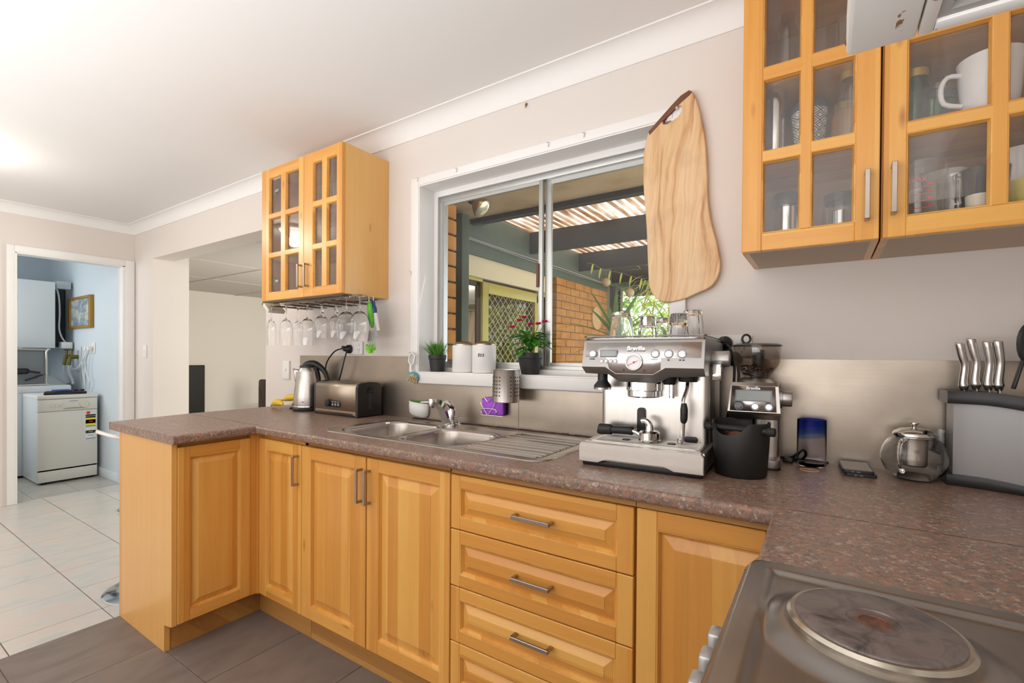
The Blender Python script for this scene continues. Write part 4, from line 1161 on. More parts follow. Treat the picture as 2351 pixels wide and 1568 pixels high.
q = B(MX); q.tube([(.113, -.090, .258), (.114, -.105, .235), (.108, -.125, .205), (.110, -.135, .18), (.112, -.138, .16)], .0052, 10); q.tube([(.112, -.138, .165), (.108, -.136, .10), (.104, -.134, .088)], [.0055, .006, .0085], 10); q.tube([(.104, -.134, .095), (.102, -.133, .083), (.102, -.133, .077)], [.0088, .0088, .005], 12); mt('steam_wand', q, CHROME)
q = B(MX); q.tube([(.112, -.139, .196), (.113, -.140, .178), (.1125, -.140, .150), (.110, -.139, .140)], [.007, .0105, .010, .0065], 12); mt('wand_grip', q, BLACK)
q = B(MX); q.prism(rrect(-.043, -.017, .088, .168, .010), -.064, -.056, 'xz', .001); mt('slot_cover', q, BLACK)
q = B(MX); q.prism(rrect(.098, .138, .072, .090, .0085), -.064, -.056, 'xz', .001); mt('float_cap', q, BLACK)
# portafilter lying on the tray
pt = thing('portafilter', 'chrome portafilter with a black handle lying upside down on the drip tray', 'portafilter', (.15, -.37, .974))
PX = place(.152, -.372, .9745, -3)
q = B(PX); q.lathe([(0, 0), (.029, 0), (.0315, .002), (.032, .006), (.0305, .008), (.030, .027), (.024, .033), (.012, .0345), (0, .0345)], (0, 0, 0), 32); part('basket', q, CHROME, pt)
q = B(PX); q.tube([(0, 0, .032), (.0, 0, .045), (-.002, -.002, .054), (-.012, -.004, .062), (-.022, -.004, .060)], [.013, .012, .010, .008, .0085], 12); q.tube([(-.006, -.002, .058), (-.02, .008, .063), (-.024, .010, .058)], [.007, .0075, .0075], 10); part('double_spout', q, CHROME, pt)
q = B(PX); q.tube([(-.026, 0, .016), (-.042, 0, .024), (-.056, 0, .0265)], [.0075, .0065, .0065], 12); part('neck', q, CHROME, pt)
q = B(PX); q.tube([(-.053, 0, .027), (-.058, 0, .027), (-.062, 0, .027), (-.115, 0, .025), (-.120, 0, .025), (-.124, 0, .025), (-.158, 0, .023), (-.163, 0, .023)], [.0125, .014, .0125, .0125, .0125, .0165, .0175, .0155], 20); part('handle', q, BLACK, pt)

# --- tumblers upside down on the machine
def tumbler(name, label, x, y, z, r0, r1, h, n=10, group=None, foot=None, mat=None, up=False):
    """r0: base radius, r1: rim radius; upside down unless up"""
    t = []
    w = .0035; fb = foot or .012
    pr = [(0, 0), (r0 * .9, 0), (r0, .003), (r0 + (r1 - r0) * .5, h * .5), (r1, h), (r1 - w * .7, h), (r0 + (r1 - r0) * .5 - w, h * .5), (r0 - w, fb + .004), (r0 * .7, fb), (0, fb)]
    if not up: pr = [(r, h - q) for r, q in pr]
    b = B(); b.lathe(pr, (x, y, z), n)
    return tag(obj(name, b, mat or GLASS, sharp=28), label, 'glass', group)
GT = 'upturned tumblers on the coffee machine'
ZT = 1.2888
def ux(u, v, y): return at_y(u, v, y).x
for (u, y, r0, r1, h, n, ft, lab) in ((1426.5, -.25, .0305, .0415, .092, 18, .010, 'big fluted clear tumbler upside down at the left end of the coffee machine top'),
        (1486, -.27, .022, .0315, .074, 9, .030, 'small thick-based tumbler upside down, second from the left on the machine'),
        (1523, -.13, .0235, .030, .078, 9, .012, 'short tumbler at the back of the machine top between the two thick-based ones'),
        (1557, -.27, .0225, .0325, .078, 9, .030, 'small thick-based tumbler upside down, second from the right on the machine'),
        (1590, -.15, .029, .037, .098, 9, .012, 'tallest clear tumbler upside down at the right back of the machine, against the wall')):
    tumbler('tumbler', lab, ux(u, 776, y), y, ZT - .0045, r0, r1, h, n, GT, ft)

# --- coffee grinder
GX = place(.402, -.125, .900, 4)
t = thing('coffee_grinder', 'steel burr coffee grinder with a smoky bean hopper and small display', 'grinder', (.402, -.125, .9)); GRINDER = t
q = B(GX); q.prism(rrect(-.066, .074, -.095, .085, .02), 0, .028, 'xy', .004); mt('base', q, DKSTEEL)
q = B(GX); q.prism(rrect(-.068, .076, -.097, .087, .02), -.0, .006, 'xy'); mt('base_foot', q, BLACK)
q = B(GX); q.prism(rrect(.0, .072, -.03, .083, .02), .02, .20, 'xy'); q.prism(rrect(-.062, .072, .035, .083, .02), .02, .20, 'xy'); mt('rear_body', q, STEELZ)
q = B(GX); q.box(-.064, .0, -.03, .036, .03, .145, .004); mt('chute_recess', q, BLACK)
q = B(GX)
rows = []
for y, z, w in ((.08, .245, .062), (-.055, .252, .056), (-.066, .242, .060), (-.092, .166, .066), (-.088, .158, .066), (-.06, .142, .060), (.05, .142, .062)):
    rows.append([(-w, y, z), (w + .008, y, z)])
q.strip(rows); 
for k in (0, 1): q.raw([r[k] for r in rows], [tuple(range(len(rows)))])
mt('head_housing', q, STEELZ, sharp=25)
gn = Vector((0, -.946, .324)); gu = Vector((0, .324, .946))
def gp(x, z, o=.0): return Vector((x, -.066 - (.242 - z) / .076 * .026, z)) + gn * o
q = B(GX); A = [gp(-.056, .241, .001), gp(.060, .241, .001), gp(.064, .168, .001), gp(-.060, .168, .001)]; q.raw(A, [(0, 1, 2, 3)]); mt('control_panel', q, PANELM, solid=.0015)
def gbox(name, x0, x1, z0, z1, h, m):
    q = B(GX); A = [gp(x0, z0, 0), gp(x1, z0, 0), gp(x1, z1, 0), gp(x0, z1, 0)]; q.raw(A + [a + gn * h for a in A], [(4, 5, 6, 7), (0, 1, 5, 4), (1, 2, 6, 5), (2, 3, 7, 6), (3, 0, 4, 7)]); return mt(name, q, m)
gbox('display_bezel', -.046, .052, .196, .229, .003, GR); gbox('display', -.042, .048, .199, .226, .004, LCD)
for x, m in ((-.036, GREYP), (.008, BTN), (.044, BTN)):
    q = B(GX); q.lathe([(0, .005 if m is BTN else .012), (.0085, .005 if m is BTN else .011), (.009, -.001)], gp(x, .181, .001), 20, ax=gn); mt('button', q, m)
    q = B(GX); q.lathe([(.009, .002), (.0115, .002), (.012, -.001)], gp(x, .181, .001), 20, ax=gn); mt('button_ring', q, GR)
text('brand_lettering', 'Breville', .0125, ENGR, t, GX @ gp(.002, .2345, .003), GX.to_3x3() @ Vector((1, 0, 0)), GX.to_3x3() @ gu, offset=.0004)
for x in (-.036, .008, .044): text('lettering', {-.036: 'GRIND SIZE', .008: 'PROGRAM', .044: 'START'}[x], .0036, INK, t, GX @ gp(x, .1935, .003), GX.to_3x3() @ Vector((1, 0, 0)), GX.to_3x3() @ gu)
q = B(GX); q.lathe([(.050, .0), (.054, .004), (.046, .014), (.036, .02)], (.004, .01, .244), 36); mt('collar', q, STEEL)
SMOKY = pane('smoky_plastic', (.86, .83, .80), .02, 1.5)
q = B(GX); q.lathe([(.034, .258), (.036, .268), (.060, .300), (.0665, .318), (.068, .362), (.066, .362), (.0645, .318), (.058, .302), (.034, .270)], (.008, .012, 0), 40, closed=False); mt('hopper', q, SMOKY)
q = B(GX); q.lathe([(0, .362), (.069, .362), (.0695, .367), (.060, .3715), (0, .3735)], (.008, .012, 0), 40); mt('hopper_lid', q, P('smoky_lid', (.05, .046, .044), .2))
q = B(GX); q.tube([(.008 - .030 + .0115 * math.cos(a), .0, .386 + .0135 * math.sin(a)) for a in [2 * PI * i / 20 for i in range(20)]], .0034, 8, closed=True); mt('lid_ring', q, BLACK)
q = B(GX); q.lathe([(0, .298), (.016, .298), (.017, .352), (0, .352)], (.012, .012, 0), 18); mt('hopper_core', q, BLACK)
q = B(GX)
for i in range(150):
    a = RND.uniform(0, 6.28); z = RND.uniform(.268, .302); r = RND.uniform(.0, .030 + (z - .268) * .7)
    q.sph((.008 + r * math.cos(a), .012 + r * math.sin(a), z), .0045, 6, sc=(1.3, .9, .8))
mt('coffee_beans', q, P('roast_beans', (.055, .022, .010), .4))['kind'] = 'stuff'
q = B(GX); q.cyl((.072, -.035, .206), (.104, -.035, .206), .0235, n=28, b=.003); mt('grind_dial', q, P('satin_dial_2', (.50, .48, .46), .35, .9))
q = B(GX); q.cyl((.066, -.035, .206), (.078, -.035, .206), .029, n=28); mt('dial_collar', q, DKSTEEL)

# --- knock box
t = thing('knock_box', 'matt black knock box with a bar across it, standing before the grinder', 'knock box', (.392, -.315, .9))
cx, cy = .392, -.315
b = B(); N = 64; rows = []
for k, (r, z, inner) in enumerate(((.0, 0, 0), (.062, 0, 0), (.0665, .004, 0), (.071, .075, 0), (.0745, .147, 1), (.0735, .150, 1), (.070, .149, 1), (.067, .075, 0), (.062, .012, 0), (0, .012, 0))):
    row = []
    for i in range(N):
        a = 2 * PI * i / N; zz = z
        if inner:
            dd = math.atan2(math.sin(a - math.radians(-112)), math.cos(a - math.radians(-112))); 
            d2 = math.atan2(math.sin(a - math.radians(68)), math.cos(a - math.radians(68)))
            m_ = min(abs(dd), abs(d2)); zz -= .034 * max(0, 1 - (m_ / .80) ** 2.4)
        row.append((cx + r * math.cos(a), cy + r * math.sin(a), .9 + zz))
    rows.append(row)
b.strip(rows, closed=True); part('bin', b, P('matt_black_plastic', (.016, .0155, .015), .5), t, sharp=50)
b = B(); a = math.radians(-10); dx, dy = math.cos(a), math.sin(a)
b.cyl((cx - .088 * dx + .0, cy - .088 * dy - .028, 1.030), (cx + .085 * dx, cy + .085 * dy - .028, 1.030), .0085, n=16); 
for s in (-.083, .080): b.cyl((cx + (s - .010) * dx, cy + (s - .01) * dy - .028, 1.030), (cx + (s + .010) * dx, cy + (s + .01) * dy - .028, 1.030), .0118, n=16, b=.002)
part('knock_bar', b, BLKM, t)
b = B()
for i in range(7): b.lathe([(0, 0), (.024, 0), (.026, .008), (.02, .014), (0, .015)], (cx + RND.uniform(-.03, .03), cy + RND.uniform(-.03, .03), .985 + i * .004), 14, ax=(RND.uniform(-.4, .4), RND.uniform(-.4, .4), 1))
part('spent_coffee', b, P('spent_coffee', (.16, .06, .025), .9, var=.4, vscale=90), t)['kind'] = 'stuff'

# --- outlets and cords
def outlet(name, label, x, z, y=0.0, w=.115, h=.072, sw=2):
    t = thing(name, label, 'socket' if sw else 'switch', (x, y, z))
    b = B(); b.box(x - w / 2, x + w / 2, y - .010, y, z - h / 2, z + h / 2, .004); part('plate', b, WPLA, t)
    for i in range(sw):
        xx = x + (i - (sw - 1) / 2) * w * .55
        b = B(); b.box(xx - .006, xx + .006, y - .014, y - .009, z + h * .12, z + h * .35, .002); part('rocker', b, WPLA, t)
        b = B()
        for dx, rz in ((-.009, .5), (.009, -.5)): b.bar((xx + dx - .002, y - .0105, z - .004), (xx + dx + .002 * (1 if rz > 0 else -1), y - .0105, z - .014), .0022, .001)
        b.bar((xx, y - .0105, z - .018), (xx, y - .0105, z - .027), .0022, .001)
        part('socket_slots', b, INK, t)
    return t
outlet('wall_socket', 'white double power point behind the coffee machine, black plugs in it', .315, 1.268, w=.135, h=.075)
outlet('wall_socket', 'white double power point above the toaster, under the hanging brushes', -1.665, 1.268, w=.135, h=.075)
def plug(name, label, x, z, pts, y=-.012, r=.0042, flip=1):
    t = thing(name, label, 'plug', (x, y, z))
    b = B(); b.lathe([(0, .042), (.010, .042), (.014, .030), (.0235, .018), (.025, .004), (.024, 0), (0, 0)], (x, y, z), 24, ax=(-.25, -1, 0)); b.box(x - .016, x + .002, y - .050, y - .034, z + .002, z + .018, .004); part('plug_body', b, BLACK, t)
    b = B(); b.tube([(x, y - .02, z)] + pts, [r * 1.9] + [r] * len(pts), 8); part('cord', b, BLACK, t)
    return t
plug('power_plug', 'upper black plug of the coffee machine, in the socket beside the grinder', .302, 1.276, [(.318, -.05, 1.262), (.330, -.06, 1.24), (.338, -.065, 1.19), (.332, -.06, 1.10), (.316, -.055, 1.03), (.306, -.05, .96), (.304, -.04, .905)])
plug('power_plug', 'lower black plug of the grinder, behind the coffee machine dial', .332, 1.222, [(.346, -.055, 1.20), (.350, -.058, 1.15), (.338, -.055, 1.08), (.322, -.05, 1.02), (.312, -.045, .95), (.33, -.035, .905)])
plug('power_plug', 'black plug in the power point over the toaster, its flex looping down', -1.70, 1.262, [(-1.70, -.04, 1.235), (-1.71, -.045, 1.20), (-1.735, -.045, 1.13), (-1.77, -.04, 1.06), (-1.78, -.035, .99), (-1.77, -.03, .92)], y=-.012)
b = B(); b.tube([(.487, -.03, .906), (.505, -.05, .915), (.522, -.055, .932), (.535, -.05, .940), (.540, -.045, .925), (.528, -.04, .908), (.505, -.03, .904), (.49, -.02, .904)], .0040, 8)
b.box(.480, .508, -.075, -.05, .900, .914, .004); part('power_lead', b, BLACK, GRINDER)

# --- blue and clear tumbler
b = B(); b.lathe([(0, 0), (.034, 0), (.0375, .004), (.0385, .02), (.0385, .139), (.0372, .141), (.036, .139), (.036, .012), (.03, .008), (0, .008)], (.556, -.075, .900), 36)
BLUEG, _nt, _p = newmat('cobalt_band_glass'); _s = nd(_nt, 'ShaderNodeSeparateXYZ', {0: coords(_nt)}); _h = nd(_nt, 'ShaderNodeMath', {0: _s.outputs[0], 1: -.15, 2: 0}, operation='MULTIPLY_ADD'); _z = nd(_nt, 'ShaderNodeMath', {0: _s.outputs[2], 1: _h.outputs[0]}, operation='ADD')
_c = ramp(_nt, nd(_nt, 'ShaderNodeMath', {0: _z.outputs[0], 1: 7.1}, operation='MULTIPLY').outputs[0], [(0, (.97, .95, .99)), (.60, (.97, .96, .99)), (.635, (.42, .62, 1.0)), (.74, (.34, .52, 1.0)), (.78, (.26, .38, 1.0))])
_nt.links.new(_c, _p.inputs['Base Color']); _p.inputs['Transmission Weight'].default_value = 1; _p.inputs['Roughness'].default_value = 0; _p.inputs['IOR'].default_value = 1.15
tag(obj('tumbler', b, BLUEG), 'tumbler of clear glass with a cobalt blue top band on the worktop', 'glass')
b = B(); b.tube([(.553 + .024 * math.cos(a), -.158 + .017 * math.sin(a), .9018) for a in [2 * PI * i / 28 for i in range(28)]], .0015, 6, closed=True)
tag(obj('rubber_band', b, P('peach_rubber', (.72, .40, .22), .6)), 'peach rubber band lying before the blue tumbler', 'rubber band')
# --- phones
def phone(label, z, deg, dx):
    X = place(.664 + dx, -.095, z, deg)
    t = thing('mobile_phone', label, 'phone', (.664 + dx, -.095, z), 'phones stacked on the worktop')
    q = B(X); q.prism(rrect(-.036, .036, -.070, .070, .009), 0, .0085, 'xy', .0025); part('phone_case', q, P('phone_case', (.03, .03, .034), .35), t)
    q = B(X); q.prism(rrect(-.0325, .0325, -.066, .066, .006), .0080, .0089, 'xy'); part('screen', q, P('phone_glass', (.012, .012, .014), .08), t)
    q = B(X); q.box(-.016, -.010, -.0712, -.0695, .003, .0055); q.box(-.004, .004, -.0712, -.0695, .003, .0055); part('charging_port', q, GREYP, t)
    return t
phone('dark phone at the bottom of the stack of two', .900, 6, .003); phone('dark phone with a glossy screen on top of the stack of two', .9092, 3, 0)
# --- teapot
t = thing('teapot', 'round glass teapot with a steel lid and infuser beside the knife block', 'teapot', (.79, -.10, .9))
tx, ty = .792, -.098
TG = P('teapot_glass', (1, 1, 1), 0, 0, trans=1.0, ior=1.45)
b = B(); b.lathe([(0, .002), (.036, .001), (.044, .004), (.064, .024), (.0735, .050), (.074, .062), (.069, .084), (.058, .104), (.046, .115), (.045, .120), (.043, .119), (.0445, .114), (.0565, .102), (.0672, .083), (.072, .062), (.0715, .05), (.062, .026), (.042, .007), (0, .005)], (tx, ty, .9), 44); part('glass_body', b, TG, t)
b = B(); b.lathe([(.0, .140), (.010, .1395), (.030, .136), (.044, .128), (.0475, .1225), (.0475, .119), (.044, .117), (.044, .112), (0, .112)], (tx, ty, .9), 40); part('lid', b, CHROME, t)
b = B(); b.lathe([(0, .139), (.004, .139), (.0045, .146), (.010, .150), (.0095, .153), (0, .1535)], (tx, ty, .9), 20); part('lid_knob', b, CHROME, t)
b = B(); b.lathe([(.030, .112), (.029, .040), (.026, .036), (0, .036)], (tx, ty, .9), 32); part('infuser', b, brushed('infuser_mesh', (.46, .42, .36), .35, 'Z', .1), t)
b = B(); b.tube([(tx - .024, ty - .038, 1.010), (tx - .034, ty - .070, 1.008), (tx - .040, ty - .088, .990), (tx - .040, ty - .088, .965), (tx - .035, ty - .078, .940), (tx - .030, ty - .060, .928)], .0055, 10); part('handle', b, TG, t)
b = B(); b.tube([(tx + .045, ty + .02, .975), (tx + .056, ty + .025, 1.0), (tx + .058, ty + .026, 1.025), (tx + .061, ty + .027, 1.036)], [.014, .010, .0075, .007], 12); part('spout', b, P('frosted_glass', (.80, .82, .80), .3, trans=.5), t)
# --- knife block
t = thing('knife_block', 'grey knife block with wavy black top and base at the right end of the worktop', 'knife block', (.96, -.10, .9))
GB = P('silver_plastic', (.34, .34, .345), .38, .35)
def wavy(x): return .006 * math.sin((x - .86) * 19)
b = B(); rows = []
for z in (.918, 1.115):
    rows.append([(x, y0, z) for x, y0 in ([(.868 + .2 * i / 16, -.115 - .045 * sst(0, 1, i / 16) ) for i in range(17)] + [(1.068, -.03), (.868, -.03)])])
b.strip(rows, closed=True); part('body', b, GB, t, sharp=50)
def slab(name, z0, z1, grow, m, dz):
    b = B(); top = []; bot = []
    for i in range(19):
        s = i / 18; x = .862 - grow + (.215 + grow) * s; y0 = -.120 - grow - .050 * sst(0, 1, s); w = -dz * sst(.25, .95, s)
        top.append(((x, y0, z1 + w), (x, -.02, z1 + w))); w0 = 0 if z0 < 1 else w; bot.append(((x, y0, z0 + w0), (x, -.02, z0 + w0)))
    rows = [[q[0] for q in bot], [(x, y - .004, (z + q2[0][2]) / 2) for (x, y, z), q2 in zip([q[0] for q in bot], top)], [q[0] for q in top], [q[1] for q in top], [q[1] for q in bot], [q[0] for q in bot]]
    b.strip(rows)
    for k in (0, -1): b.raw([r[k] for r in rows[:-1]], [tuple(range(5))])
    return part(name, b, m, t, sharp=60)
SOFTB = P('satin_black', (.018, .018, .019), .33)
slab('top_cap', 1.112, 1.144, .008, SOFTB, .018); slab('base_plate', .9005, .928, .008, SOFTB, .012)
KS = P('knife_handle_steel', (.56, .54, .52), .24, 1.0)
kt = []
for i, (u0, v0, u1, v1, lab) in enumerate(((2203, 788, 2213, 893, 'leftmost steel handled knife in the block'), (2229, 778, 2241, 890, 'second steel handled knife from the left, standing tallest in the block'),
        (2266, 785, 2269, 891, 'third steel handled knife from the left in the block'), (2291, 783, 2293, 892, 'fourth steel handled knife, nearest the scissors'))):
    a = at_y(u0, v0, -.095); c = at_y(u1, v1, -.085); m_ = a.lerp(c, .5) + Vector((.006 if i < 2 else .004, 0, 0))
    k = thing('kitchen_knife', lab, 'knife', (c.x, c.y, c.z - .01), 'steel knives in the knife block')
    b = B(); b.tube([a, a.lerp(c, .04), a.lerp(c, .3) + Vector((.003, 0, 0)), m_, a.lerp(c, .82), a.lerp(c, .93), c + Vector((0, 0, -.006))], [.0085, .0098, .0092, .0083, .0092, .0112, .006], 12); part('handle', b, KS, k)
    b = B(); b.box(c.x - .001, c.x + .001, c.y - .010, c.y + .010, c.z - .1, c.z - .004); part('blade', b, CHROME, k)
k = thing('scissors', 'black handled kitchen scissors standing in the knife block', 'scissors', (1.0, -.09, 1.13))
a = at_y(2351, 800, -.09)
b = B(); b.tube([a + Vector((.014 + .020 * math.cos(q), 0, .012 + .048 * math.sin(q))) for q in [2 * PI * i / 20 for i in range(20)]], .008, 8, closed=True); part('finger_loop', b, SOFTB, k)
b = B(); b.tube([a + Vector((.052 + .020 * math.cos(q), .004, .012 + .048 * math.sin(q))) for q in [2 * PI * i / 20 for i in range(20)]], .008, 8, closed=True); part('finger_loop', b, SOFTB, k)
b = B(); b.bar(a + Vector((-.002, 0, -.03)), at_y(2326, 893, -.09), .006, .020, .002); part('shank', b, SOFTB, k)

# --- kettle
t = thing('kettle', 'brushed steel cordless kettle with a black handle beside the toaster', 'kettle', (-1.965, -.105, .9))
kx, ky = -1.965, -.105
b = B(); b.lathe([(0, 0), (.082, 0), (.084, .004), (.084, .014), (.078, .022), (0, .022)], (kx, ky, .9), 40); b.tube([(kx - .07, ky - .03, .905), (kx - .13, ky - .03, .905), (kx - .15, ky + .02, .9045)], .006, 8); part('power_base', b, BLACK, t)
b = B(); b.lathe([(0, .022), (.079, .022), (.080, .03), (.078, .09), (.070, .16), (.058, .225), (.047, .252), (.034, .262), (0, .264)], (kx, ky, .9), 48); part('body', b, brushed('kettle_steel', (.56, .54, .51), .27, 'X', .08), t)
b = B(); b.lathe([(.0805, .022), (.0808, .026), (.080, .030)], (kx, ky, .9), 48); part('base_ring', b, CHROME, t)
dv = Vector((-.62, -.78, 0)); 
b = B(); sp = Vector((-.834, -.551, 0)).normalized(); sd = Vector((-sp.y, sp.x, 0)); o = Vector((kx, ky, .9))
rows = [[o + sp * r + sd * w + Vector((0, 0, z)), o + sp * (r + dr) + Vector((0, 0, z + dz)), o + sp * r - sd * w + Vector((0, 0, z))] for r, w, z, dr, dz in ((.060, .008, .13, .012, 0), (.058, .016, .18, .022, .01), (.050, .020, .225, .038, .012), (.046, .020, .235, .044, .012))]
b.strip(rows); part('spout', b, KS, t, solid=.002)
b = B(); hp = Vector((.834, .551, 0)).normalized()
b.tube([o + hp * r + Vector((0, 0, z)) for r, z in ((-.02, .262), (.01, .274), (.045, .272), (.085, .245), (.105, .215), (.118, .17), (.116, .13))], [.018, .022, .020, .0155, .014, .012, .009], 14)
b.tube([o + hp * r + Vector((0, 0, z)) for r, z in ((.04, .255), (.06, .20), (.072, .15), (.11, .145), (.117, .15))], [.02, .014, .010, .008, .008], 12); part('handle', b, BLACK, t)
b = B(); b.tube([(-1.72, -.045, 1.265), (-1.78, -.055, 1.25), (-1.86, -.05, 1.19), (-1.885, -.045, 1.12), (-1.86, -.04, 1.05), (-1.85, -.035, .98), (-1.87, -.03, .91)], .0042, 8); part('power_lead', b, BLACK, t)
b = B(); b.lathe([(0, .258), (.047, .2535), (.046, .262), (.03, .27), (0, .272)], (kx, ky, .9), 32); part('lid', b, BLACK, t)
b = B(); p = o + hp * .104 + Vector((0, 0, .23)); b.bar(p - hp * .014 + Vector((0, 0, .008)), p + hp * .01 - Vector((0, 0, .010)), .014, .008, .002); part('switch', b, P('red_switch', (.30, .02, .02), .3), t)
vd = Vector((-.80 * -1, -.6, 0)).normalized(); rt = Vector((.6, .8, 0))
text('brand_lettering', 'Breville', .0085, INK, t, o + vd * .0805 + Vector((-.012, -.009, .055)), (.55, .83, 0), (0, 0, 1), ext=.0012)
# --- toaster
t = thing('toaster', 'wide steel toaster with black ends and a small black control panel', 'toaster', (-1.615, -.095, .9))
x0, x1, y0, y1, zt = -1.800, -1.432, -.172, -.018, .178
XF = Matrix.Translation((0, 0, .9))
b = B(XF)
prof = [(y0, .010), (y0, zt - .022), (y0 + .006, zt - .008), (y0 + .022, zt), (y1 - .022, zt), (y1 - .006, zt - .008), (y1, zt - .022), (y1, .010)]
rows = [[(x, y, z) for y, z in prof] for x in (x0 + .004, x1 - .006)]
b.strip(rows)
TOASTM = brushed('toaster_steel', (.46, .385, .30), .40, 'X', .06); part('steel_shell', b, TOASTM, t, solid=.002)
b = B(XF); b.prism([(x0 + .014, .012), (x0 + .022, .020), (x1 - .045, .020), (x1 - .03, .012), (x1 - .012, .004), (x1 - .012, .03), (x0 + .01, .03)], y0 - .0015, y0 + .001, 'xz'); part('front_skirt', b, TOASTM, t)
b = B(XF); b.box(x0 + .006, x1 - .008, y0 + .003, y1 - .003, .0, .02, .003); part('base', b, BLACK, t)
EP = [(y0 - .002, .004), (y0 - .002, zt - .02), (y0 + .006, zt - .006), (y0 + .024, zt + .003), ((y0 + y1) / 2, zt + .008), (y1 - .024, zt + .003), (y1 - .006, zt - .006), (y1 + .002, zt - .02), (y1 + .002, .004)]
b = B(XF); b.prism(EP, x1 - .016, x1 + .004, 'yz', .003); part('end_cap', b, P('toaster_black', (.022, .019, .018), .32), t)
b = B(XF); b.prism(EP, x0 - .004, x0 + .010, 'yz', .003); part('end_cap', b, P('toaster_black_2', (.022, .019, .018), .32), t)
b = B(XF); b.box(x1 + .003, x1 + .0055, -.101, -.087, .045, .145, .001); part('lever_slot', b, P('slot_grey', (.06, .06, .06), .3), t)
b = B(XF); b.box(x1 + .004, x1 + .006, -.0965, -.0915, .05, .14, 0); part('lever_gap', b, INK, t)
b = B(XF); b.box(x1 + .004, x1 + .020, -.112, -.076, .128, .142, .004); b.cyl((x1 + .003, -.094, .15), (x1 + .010, -.094, .15), .013, n=16); part('lever', b, BLACK, t)
for yy in (-.135, -.062):
    b = B(XF); b.box(x0 + .04, x1 - .05, yy - .012, yy + .012, zt - .001, zt + .0012); part('slot', b, P('toast_slot', (.035, .025, .018), .6), t)
b = B(XF); b.prism(rrect(-1.690, -1.565, .046, .082, .017), y0 - .0035, y0 + .001, 'xz', .001); part('control_plate', b, BLACK, t)
b = B(XF); b.cyl((-1.672, y0 - .014, .066), (-1.672, y0 - .001, .066), .0195, n=24, b=.002); part('browning_dial', b, BLACK, t)
for x in (-1.632, -1.608, -1.584):
    b = B(XF); b.cyl((x, y0 - .007, .060), (x, y0 - .003, .060), .0065, n=14, b=.001); part('button', b, P('toaster_button', (.50, .46, .42), .4, .5), t)
for x, s in ((-1.632, 'DEFROST'), (-1.608, 'REHEAT'), (-1.584, 'CANCEL')): text('lettering', s, .0042, WPLA, t, (x, y0 - .004, .974), (1, 0, 0), (0, 0, 1))
# --- bananas
BAN = P('banana_skin', (.80, .55, .03), .45, var=.15, vscale=14)
def banana(label, base, pts):
    t = thing('banana', label, 'banana', base, 'bananas on the worktop')
    n = len(pts); rr = [.006, .015, .0205, .0215, .0205, .014, .006]
    b = B(); b.tube(pts, rr, 9); part('skin', b, BAN, t, sharp=60)
    b = B(); b.tube([pts[0], Vector(pts[0]) + (Vector(pts[0]) - Vector(pts[1])) * .5], [.006, .005], 7); part('stem', b, P('banana_stem', (.16, .10, .03), .7), t)
    return t
def bpts(p0, p1, z0, z1, arch): 
    a = Vector((*p0, z0)); c = Vector((*p1, z1)); return [a.lerp(c, i / 6) + Vector((0, 0, arch * math.sin(PI * i / 6))) for i in range(7)]
banana('banana lying at the front beside the kettle base, dark tip to the left', (-2.16, -.15, .9), bpts((-2.285, -.140), (-2.075, -.195), .914, .934, .014))
banana('banana behind the front one, its stem showing on top', (-2.13, -.07, .9), bpts((-2.225, -.105), (-2.065, -.085), .946, .968, .008))
banana('banana at the back, mostly hidden by the kettle', (-2.1, -.05, .9), bpts((-2.20, -.05), (-2.07, -.03), .919, .919, .02))

# ================================================================ SILL, WALL AND RACK THINGS
def curve_plate(name, outer, holes, depth, bevel, mat, parent, y0):
    """flat board in the xz plane with cut-outs, edges rounded"""
    cu = bpy.data.curves.new(name, 'CURVE'); cu.dimensions = '2D'; cu.fill_mode = 'BOTH'
    cu.extrude = depth / 2 - bevel; cu.bevel_depth = bevel; cu.bevel_resolution = 2; cu.offset = -bevel
    for pl in [outer] + holes:
        s = cu.splines.new('POLY'); s.points.add(len(pl) - 1); s.use_cyclic_u = True
        for p, q in zip(s.points, pl): p.co = (q[0], q[1], 0, 1)
    o = bpy.data.objects.new(name + '_tmp', cu); COL.objects.link(o)
    me = bpy.data.meshes.new_from_object(o.evaluated_get(bpy.context.evaluated_depsgraph_get()))
    bpy.data.objects.remove(o)
    w = wloc(parent)
    me.transform(Matrix.Translation(-w) @ Matrix(((1, 0, 0, 0), (0, 0, -1, y0), (0, 1, 0, 0), (0, 0, 0, 1))))
    for p in me.polygons: p.use_smooth = True
    me.set_sharp_from_angle(angle=math.radians(40))
    me.materials.clear(); me.materials.append(mat)
    o = bpy.data.objects.new(name, me); COL.objects.link(o); o.parent = parent
    return o
def smooth_poly(pts, k=5):
    n = len(pts); out = []
    for i in range(n):
        p0, p1, p2, p3 = (Vector((*pts[(i + j) % n], 0)) for j in (-1, 0, 1, 2))
        for j in range(k):
            t = j / k
            q = .5 * ((2 * p1) + (-p0 + p2) * t + (2 * p0 - 5 * p1 + 4 * p2 - p3) * t * t + (-p0 + 3 * p1 - 3 * p2 + p3) * t ** 3)
            out.append((q.x, q.y))
    return out
